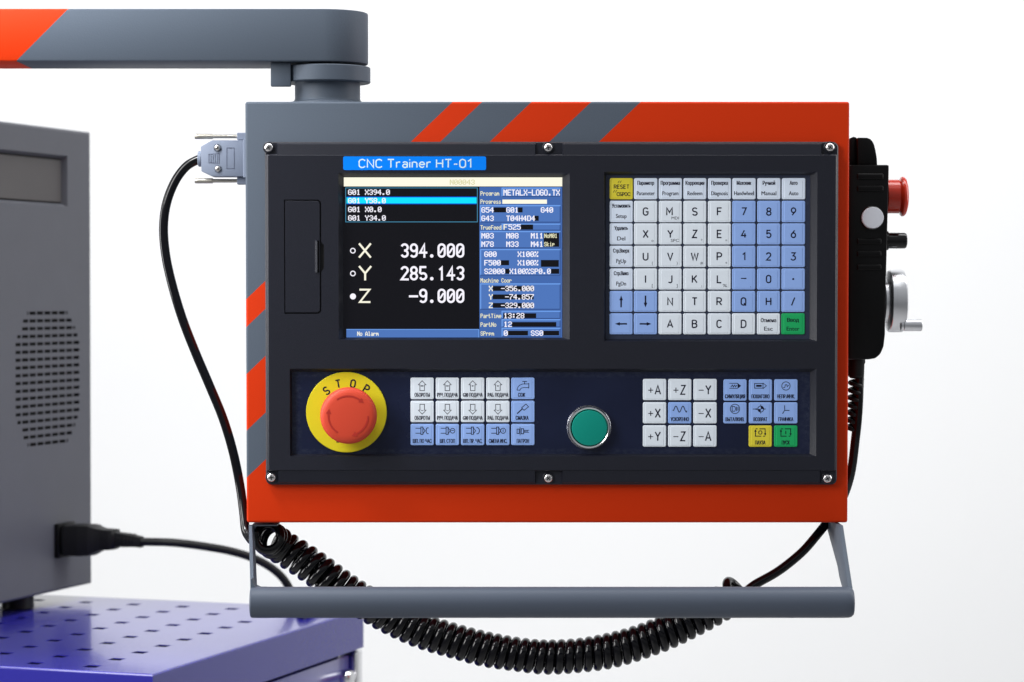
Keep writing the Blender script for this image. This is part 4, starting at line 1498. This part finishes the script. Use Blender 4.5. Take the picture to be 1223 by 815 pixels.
PITCHL = 11.7 * S
CR = 16.4 * S
NT = 26
hel = []
s_, ph = 0., math.radians(215)
e1 = None
STEP = PITCHL / NT
cnt = 0
while s_ < TOT:
    p = at_len(s_)
    T = (at_len(s_ + .0015) - at_len(s_ - .0015)).normalized()
    if e1 is None:
        e1 = Vector((1, 0, 0))
    e1 = (e1 - T * e1.dot(T)).normalized()
    e2 = T.cross(e1)
    u = s_ / TOT
    rr = CR * (.93 + .07 * min(1, u / .05)) * (1 + .10 * max(0, (u - .95) / .05))
    wob = 1 + .02 * math.sin(cnt * .013) + .012 * math.sin(cnt * .037 + 1)
    hel.append(p + (e1 * math.cos(ph) + e2 * math.sin(ph)) * rr * wob)
    loose = 1 + 1.1 * max(0, 1 - u / .035) + .9 * math.exp(-((u - .10) / .07) ** 2) * .16 + .9 * max(0, (u - .95) / .05)
    s_ += STEP * loose
    ph -= 2 * PI / NT
    cnt += 1
path = catmull(lead, 6)[:-1] + hel + catmull(tail, 8)
# ease the joints between straight lead and coil
k0 = len(catmull(lead, 6)) - 1


def ease(path, c, w):
    for _ in range(14):
        new = list(path)
        for i in range(max(1, c - w), min(len(path) - 1, c + w)):
            f = 1 - abs(i - c) / w
            new[i] = path[i].lerp((path[i - 1] + path[i + 1]) / 2, .9 * f)
        path = new
    return path


def resample(path, step):
    out = [path[0]]
    acc = 0
    for a_, b_2 in zip(path, path[1:]):
        d = (b_2 - a_).length
        if d < 1e-9:
            continue
        t = step - acc
        while t <= d:
            out.append(a_.lerp(b_2, t / d))
            t += step
        acc = (acc + d) % step
    return out


def fillgap(a, b, n):
    return [a.lerp(b, (i + 1) / (n + 1)) for i in range(n)]


lp, tp = catmull(lead, 8), catmull(tail, 10)
hook = catmull([lp[-9], lp[-1], lp[-1].lerp(hel[0], .5) + Vector((0, -.0015, -.0022)), hel[0], hel[6]], 8)[8:-8]
hook2 = catmull([hel[-7], hel[-1], hel[-1].lerp(tp[0], .5) + Vector((0, 0, .003)), tp[0], tp[8]], 8)[8:-8]
path = lp[:-1] + hook + hel[1:-1] + hook2 + tp[1:]
path = ease(path, len(lp) + 8, 14)
path = ease(path, len(lp) + len(hook) + len(hel) + 6, 14)
path = ease(path, len(path) - len(tp) + 22, 20)
mb = MB()
mb.tube(path, WR, M['cord'], 14)
cordpart(mb, "cable", sharp=80)
# strain relief below the pendant
mb = MB()
a, b_ = U(1024.4, 429, .046), U(1023.4, 452, .046)
dn = (b_ - a).normalized()
q_ = S * 1.026
mb.lathe([(11 * q_, 0), (11 * q_, 5 * q_), (10.2 * q_, 6 * q_), (10.2 * q_, 20 * q_), (9 * q_, 22 * q_), (6 * q_, 24 * q_)], U(1023, 428.4, .046), dn, M['rubber'], 10)
hp = []
for i in range(7 * 20 + 1):
    u = i / (7 * 20)
    a_ = 2 * PI * i / 20
    c0 = U(1022.6 - 6 * u, 453 + 62 * u, .046 + .002 * u)
    r_ = (7.2 - 2.6 * u) * q_
    hp.append(c0 + Vector((math.cos(a_) * r_, math.sin(a_) * r_, 0)))
mb.tube(hp, 2.6 * q_, M['rubber'], 8)
cordpart(mb, "strain_relief", sharp=60)
# connector plug at the box's side
mb = MB()
hw = .0078


def cpl(pts, y0, y1, m, bev=.0006):
    mb.prism([Vector((p.x, y0, p.z)) for p in [U(px, py, ck - hw) for px, py in pts]], (0, y1 - y0, 0), m, bev, 2)


XC = XL - .0003
cpl([(239.6, 175.2), (253.2, 167.6), (291.4, 167.6), (291.4, 211.0), (253.2, 211.0), (240.4, 204.8)], ck - hw, ck + hw, M['plug_grey'])
a, b_ = U(283, 158.6, ck - .004), U(292.4, 220.2, ck - .004)
mb.box((U(290.6, 200, ck - hw).x, ck - hw - .0008, U(291, 212.6, ck - hw).z), (XC, ck + hw, U(291, 166.4, ck - hw).z), M['plug_grey'], .0004, 1)
for ya, yb in ((158.6, 167.4), (211.4, 220.4)):
    p, q = U(283, ya, ck - .004), U(293, yb, ck - .004)
    mb.box((p.x, ck - .004, q.z), (XC, ck + .004, p.z), M['plug_grey'], .0004, 1)
yF = ck - hw - .0002
fp = lambda x, y: U(x, y, yF)
for pts in ([(270.8, 176.8), (279.6, 176.8), (279.6, 201.4), (270.8, 201.4)], [(249.4, 184.4), (261.8, 183.4), (261.8, 195.2), (249.4, 194.4)]):
    n_ = len(pts)
    for i in range(n_):
        p, q = pts[i], pts[(i + 1) % n_]
        d = Vector((q[0] - p[0], q[1] - p[1])).normalized() * .35
        nn = Vector((-d.y, d.x))
        mb.add([fp(p[0] + nn.x - d.x, p[1] + nn.y - d.y), fp(q[0] + nn.x + d.x, q[1] + nn.y + d.y), fp(q[0] - nn.x + d.x, q[1] - nn.y + d.y), fp(p[0] - nn.x - d.x, p[1] - nn.y - d.y)], [(0, 1, 2, 3)], M['plug_line'])
for x in (251.6, 254.2, 256.8, 259.4):
    mb.box(fp(x, 193.8) - Vector((.0002, .0002, 0)), fp(x, 184.8) + Vector((.0002, .0003, 0)), M['plug_grey'])
mb.lathe([(9.6 * S, 0), (9.6 * S, 3.4 * S), (8.2 * S, 4.2 * S), (5.2 * S, 4.4 * S)], U(240.8, 190.0, ck), (-1, 0, 0), M['plug_grey'], 32)
con = cordpart(mb, "connector")
for (x, y) in ((259.8, 176.8), (260.4, 202.0)):
    q = MB()
    o = U(x, y, yF)
    q.lathe([(4.6 * S, 0), (4.6 * S, .0003), (4.3 * S, .0005)], o, (0, -1, 0), M['steel_dark'], 6 if y > 190 else 24)
    q.lathe([(3.3 * S, .0003), (3.2 * S, .0009), (2 * S, .0013), (0, .0014)], o, (0, -1, 0), M['screw'], 24)
    for a_ in (.5, .5 + PI / 2):
        d = Vector((math.cos(a_), 0, math.sin(a_))) * S
        nn = Vector((-math.sin(a_), 0, math.cos(a_))) * S
        yv = Vector((0, -.00145, 0))
        q.add([o + yv + d * 1.7 + nn * .4, o + yv - d * 1.7 + nn * .4, o + yv - d * 1.7 - nn * .4, o + yv + d * 1.7 - nn * .4], [(0, 1, 2, 3)], M['steel_dark'])
    so = q.build("screw", con)
for y in (163.2, 216.2):
    q = MB()
    o = U(283.4, y, ck)
    q.lathe([(2.2 * S, 0), (2.2 * S, 29.4 * S), (3.2 * S, 29.8 * S), (3.2 * S, 34 * S), (3.2 * S, 38 * S), (3.2 * S, 42 * S), (3.2 * S, 46 * S), (3.2 * S, 50.6 * S), (2.7 * S, 51.6 * S), (0, 51.7 * S)], o, (-1, 0, 0), M['knurl'], 48)
    so = q.build("thumbscrew", con)

# ================================================================== WORK TABLE
TH = math.radians(19.0)
TZ = EYE.z - .27
A_ = Vector((math.sin(TH), math.cos(TH), 0))
Bv = Vector((-math.cos(TH), math.sin(TH), 0))
C0 = UZ(182.4, 805.4, TZ)
Cb = UZ(433.5, 727, TZ)
LA = (Cb - C0).dot(A_)
LB = .62
bench = empty("work_table", C0 + A_ * LA / 2 + Bv * LB / 2 + Vector((0, 0, FLOOR_Z - TZ)), "blue metal work table with square holes punched through its glossy top", "table")
borg = Vector(bench.location)
TP = lambda a, b, z=0.: C0 + A_ * a + Bv * b + Vector((0, 0, z))


def benchpart(q, name, sharp=35):
    o = q.build(name, bench, sharp=sharp)
    o.matrix_parent_inverse = Matrix.Translation(-borg)
    return o


p0 = UZ(139.2, 787.5, TZ) - C0
a0, b0 = p0.dot(A_), p0.dot(Bv)
SA, SB, HS = .0370, .0468, .0105
mb = MB()
BP = M['blue_paint']
ea = [a0 + i * SA for i in range(-2, 40)]
eb = [b0 + i * SB for i in range(-2, 40)]
ea = [v for v in ea if .010 < v - HS / 2 and v + HS / 2 < LA - .008]
eb = [v for v in eb if .012 < v - HS / 2 and v + HS / 2 < LB - .012]
r_ = .0022
ca_ = [r_] + [v + d for v in ea for d in (-HS / 2, HS / 2)] + [LA - r_]
cb_ = [r_] + [v + d for v in eb for d in (-HS / 2, HS / 2)] + [LB - r_]
for i in range(len(ca_) - 1):
    for j in range(len(cb_) - 1):
        q4 = [TP(ca_[i], cb_[j]), TP(ca_[i + 1], cb_[j]), TP(ca_[i + 1], cb_[j + 1]), TP(ca_[i], cb_[j + 1])]
        if i % 2 and j % 2:
            lo4 = [p + Vector((0, 0, -.0007)) for p in q4]
            ring(mb, q4, lo4, BP)
        else:
            mb.add(q4, [(0, 1, 2, 3)], BP)
AP = .031
prev = None
for k in range(6):
    t = PI / 2 * k / 5
    ins, z = r_ - r_ * math.sin(t), -r_ + r_ * math.cos(t)
    lp_ = [TP(ins, ins, z), TP(LA - ins, ins, z), TP(LA - ins, LB - ins, z), TP(ins, LB - ins, z)]
    if prev:
        ring(mb, prev, lp_, BP, True)
    prev = lp_
lp2 = [p + Vector((0, 0, -AP)) for p in prev]
ring(mb, prev, lp2, BP)
lp3 = [TP(.014, .014, -AP - r_), TP(LA - .014, .014, -AP - r_), TP(LA - .014, LB - .014, -AP - r_), TP(.014, LB - .014, -AP - r_)]
ring(mb, lp2, lp3, BP)
mb.add([TP(.003, .003, -.030), TP(LA - .003, .003, -.030), TP(LA - .003, LB - .003, -.030), TP(.003, LB - .003, -.030)], [(3, 2, 1, 0)], M['inside'])  # black sheet gives the shade seen through the holes
benchpart(mb, "tabletop")
mb = MB()
HZ = TZ - FLOOR_Z
rot = Matrix.Translation(C0) @ Matrix.Rotation(-TH, 4, 'Z')
# local: x = -b, y = a
mb.box((-(LB - .004), .004, -HZ + .12), (-.004, LA - .022, -AP - r_ - .0035), BP, .002, 2, mtx=rot)
mb.box((-(LB - .01), .01, -AP - r_ - .006), (-.01, LA - .03, -AP - r_ + .001), M['inside'], mtx=rot)  # black filler for the shaded gap below the top
benchpart(mb, "cabinet_body")
for (u, w_) in ((-.008, LA - .008), (-LB + .012, LA - .008), (-.03, .03), (-LB + .03, .03)):
    q = MB()
    tall = w_ > .1
    q.box((u - .0075, w_ - .0075, -HZ + .001), (u + .0075, w_ + .0075, (-AP - r_ - .002) if tall else (-HZ + .1195)), M['chrome'], .0012, 2, mtx=rot)
    benchpart(q, "leg")
q = MB()
o = rot @ Vector((-.004, LA - .036, -AP - .0235))
q.lathe([(.0072, -.0005), (.0072, .006), (.0060, .0085), (0, .009)], o, -Bv, M['chrome'], 24)
benchpart(q, "bolt")

# ================================================================== EQUIPMENT CASE
hb = EYE.z - .258
far = UZ(110.3, 697, hb)
ht = U(110, 158, far.y).z
cab = empty("equipment_case", far - A_ * .15 + Bv * .12 + Vector((0, 0, TZ - hb)), "dark grey metal equipment case with slotted round vent standing on the blue table", "case")
corg = Vector(cab.location)
NRM = -Bv
CP = lambda a, out, z: far - A_ * a + NRM * out + Vector((0, 0, z - far.z))


def facec(px, py):
    """Pixel on the case's visible side -> (distance back from its far edge, height)."""
    p = UP(px, py, far, NRM)
    return -(p - far).dot(A_), p.z


def casepart(q, name, parent=None):
    o = q.build(name, parent or cab)
    o.matrix_parent_inverse = Matrix.Translation(-corg)
    return o


CL, CW = .40, .26
mb = MB()
CM = M['cabinet']
rr = .003
# vent rows
v0, zv0 = facec(94.5, 380)
v1, _ = facec(18.6, 450)
_, zr0 = facec(58, 374)
_, zr1 = facec(58, 529)
NR = 18
dz = (zr0 - zr1) / (NR - 1)
hh = dz * .215
NC = 9
dcol = (v1 - v0) / (NC - .3)
rows = []
for i in range(NR):
    z = zr0 - i * dz
    t = i / (NR - 1)
    e = min(t, 1 - t) * (NR - 1)
    cut_ = (2.05, 1.35, .75, .3)[int(e)] if e < 3.5 else 0.
    lo_, hi_ = v0 + dcol * cut_ * .8, v1 - dcol * cut_ * .75
    sl = []
    for c in range(NC):
        s0, s1 = v0 + c * dcol, v0 + c * dcol + dcol * .83
        s0, s1 = max(s0, lo_), min(s1, hi_)
        if s1 - s0 > dcol * .15:
            sl.append((s0, s1))
    rows.append((z, sl))
fz0, fz1 = zr1 - dz, zr0 + dz
fa0, fa1 = v0 - .006, v1 + .006


def cq(a0_, a1_, z0_, z1_, out=0., m=None):
    mb.add([CP(a0_, out, z0_), CP(a0_, out, z1_), CP(a1_, out, z1_), CP(a1_, out, z0_)], [(0, 1, 2, 3)], m or CM)


edge = fz1
for z, sl in rows:
    cq(fa0, fa1, z + hh, edge)
    x = fa0
    for s0, s1 in sl:
        cq(x, s0, z - hh, z + hh)
        q4 = [CP(s0, 0, z - hh), CP(s0, 0, z + hh), CP(s1, 0, z + hh), CP(s1, 0, z - hh)]
        ring(mb, q4, [p - NRM * .0004 for p in q4], CM)
        x = s1
    cq(x, fa1, z - hh, z + hh)
    edge = z - hh
cq(fa0, fa1, fz0, edge)
mb.add([CP(a_, -.004, z_) for a_, z_ in ((fa0, fz0), (fa0, fz1), (fa1, fz1), (fa1, fz0))], [(0, 1, 2, 3)], M['inside'])  # black backing for the unlit space behind the slots
# inset panel
ia0, iz1 = facec(80.5, 186.5)
_, iz0 = facec(80.5, 247)
ia1 = .34
io = [(ia0, iz0), (ia0, iz1), (ia1, iz1), (ia1, iz0)]
g_ = .0026
ii = [(ia0 + g_, iz0 + g_), (ia0 + g_, iz1 - g_), (ia1 - g_, iz1 - g_), (ia1 - g_, iz0 + g_)]
gz0, gz1 = hb, ht
outer = [(rr, gz0 + rr), (rr, gz1 - rr), (CL - rr, gz1 - rr), (CL - rr, gz0 + rr)]
vent = [(fa0, fz0), (fa0, fz1), (fa1, fz1), (fa1, fz0)]
face_holes(mb, [[CP(a_, 0, z_) for a_, z_ in l] for l in (outer, io, vent)], CM)
ring(mb, [CP(a_, 0, z_) for a_, z_ in io], [CP(a_, -.0055, z_) for a_, z_ in ii], CM)
# rounded shell round that side: edges roll back to top, bottom and ends
prev = [CP(a_, 0, z_) for a_, z_ in outer]
for k in range(1, 6):
    t = PI / 2 * k / 5
    g2 = rr - rr * math.sin(t)
    d2 = -(rr - rr * math.cos(t))
    cur = [CP(g2, d2, gz0 + g2), CP(g2, d2, gz1 - g2), CP(CL - g2, d2, gz1 - g2), CP(CL - g2, d2, gz0 + g2)]
    ring(mb, prev, cur, CM, True)
    prev = cur
back = [p - NRM * (CW - rr) for p in prev]
ring(mb, prev, back, CM)
mb.add(back, [(0, 1, 2, 3)], CM)
body = casepart(mb, "body")
mb = MB()
mb.add([CP(a_, -.0056, z_) for a_, z_ in ii], [(0, 1, 2, 3)], M['inside'])  # black sheet draws the shaded outline of the recess
g3 = .0013
pz_ = [(ii[0][0] + g3, ii[0][1] + g3), (ii[1][0] + g3, ii[1][1] - g3), (ii[2][0] - g3, ii[2][1] - g3), (ii[3][0] - g3, ii[3][1] + g3)]
ring(mb, [CP(a_, -.0055, z_) for a_, z_ in pz_], [CP(a_, -.0043, z_) for a_, z_ in pz_], M['cab_panel'])
mb.add([CP(a_, -.0043, z_) for a_, z_ in pz_], [(0, 1, 2, 3)], M['cab_panel'])
casepart(mb, "inset_panel")
for (a_, bb) in ((None, .016), (.36, .016), (.03, CW - .04), (.36, CW - .04)):
    if a_ is None:
        a_ = facec(46, 705)[0]
    q = MB()
    o = CP(a_, -bb - .004, TZ + .0002)
    q.lathe([(.0128, 0), (.0136, .001), (.0136, hb - TZ - .0004)], o, (0, 0, 1), M['rubber'], 28)
    casepart(q, "foot")
mb = MB()
ka0, kz1 = facec(84.5, 622.5)
ka1, kz0 = facec(64.5, 667)
mb.prism([CP(ka0, .0004, kz0), CP(ka0, .0004, kz1), CP(ka1, .0004, kz1), CP(ka1, .0004, kz0)], NRM * .0045, M['black'], .0008, 2)
casepart(mb, "power_inlet")

# ================================================================== POWER CORD
pa, pz = (ka0 + ka1) / 2, (kz0 + kz1) / 2
po = CP(pa, .005, pz)
pcord = empty("power_cord", po, "black mains power cord plugged into the grey case and arching behind the table", "cable")


def pcpart(q, name):
    o = q.build(name, pcord, sharp=50)
    o.matrix_parent_inverse = Matrix.Translation(-po)
    return o


mb = MB()
ez, ea_ = Vector((0, 0, 1)), A_


def sect(out, wa, wz, dz_, n=16):
    c = CP(pa, .0045 + out, pz + dz_)
    vs = []
    for i in range(n):
        t = 2 * PI * i / n
        cc, ss = math.cos(t), math.sin(t)
        k_ = 1 / max(abs(cc), abs(ss)) ** .75
        vs.append(c + ea_ * (cc * wa * k_) + ez * (ss * wz * k_))
    return vs


secs = [(0, .0112, .0125, 0), (.002, .0125, .0138, 0), (.016, .0128, .0142, .0004), (.026, .0118, .0136, .0008), (.031, .0096, .0112, .0012), (.036, .0086, .0096, .0016), (.044, .0086, .0092, .0018), (.047, .0080, .0088, .002),
        (.049, .0058, .0064, .002), (.058, .0056, .0060, .0016), (.066, .0050, .0052, .001), (.072, .0046, .0048, .0003), (.0725, .003, .003, .0003)]
prev = None
for q5 in secs:
    cur = sect(*q5)
    if prev:
        ring(mb, prev, cur, M['rubber'], True)
    else:
        mb.add(cur, [tuple(range(len(cur)))], M['rubber'])
    prev = cur
for out in (.051, .0545, .058, .0615, .065):
    c = CP(pa, .0045 + out, pz + .0016)
    mb.lathe([(.0055, -.0007), (.0068 - (out - .051) * .06, 0), (.0055, .0007)], c, NRM, M['rubber'], 16)
pcpart(mb, "plug")
mb = MB()
st = CP(pa, .0045 + .070, pz + .0005)
y_ = st.y
ppts = [st - NRM * .004, st] + [U(*p) for p in ((205, 648.2, y_ - .006), (240, 652.2, y_ - .004), (275, 658.4, y_), (303, 667, y_ + .004), (324, 678.4, y_ + .008), (338, 691, y_ + .012), (347, 706, y_ + .016), (353, 722, y_ + .022))]
on = TZ + .0038
ppts += [UZ(360, 733.0, on), UZ(369, 731.0, on), UZ(380, 724.5, on)]
bk = C0 + A_ * (LA + .012)
tt = (bk - ppts[-1]).dot(A_)
e_ = ppts[-1] + A_ * tt + Vector((.01, 0, 0))
ppts += [Vector((e_.x, e_.y, on - .004)), Vector((e_.x + .004, e_.y + .012, TZ - .06)), Vector((e_.x, e_.y + .05, FLOOR_Z + .10)), Vector((e_.x + .05, e_.y + .12, FLOOR_Z + .006)), Vector((e_.x + .5, e_.y + .2, FLOOR_Z + .006))]
mb.tube(catmull(ppts, 10), .0036, M['rubber'], 12)
pcpart(mb, "cable")
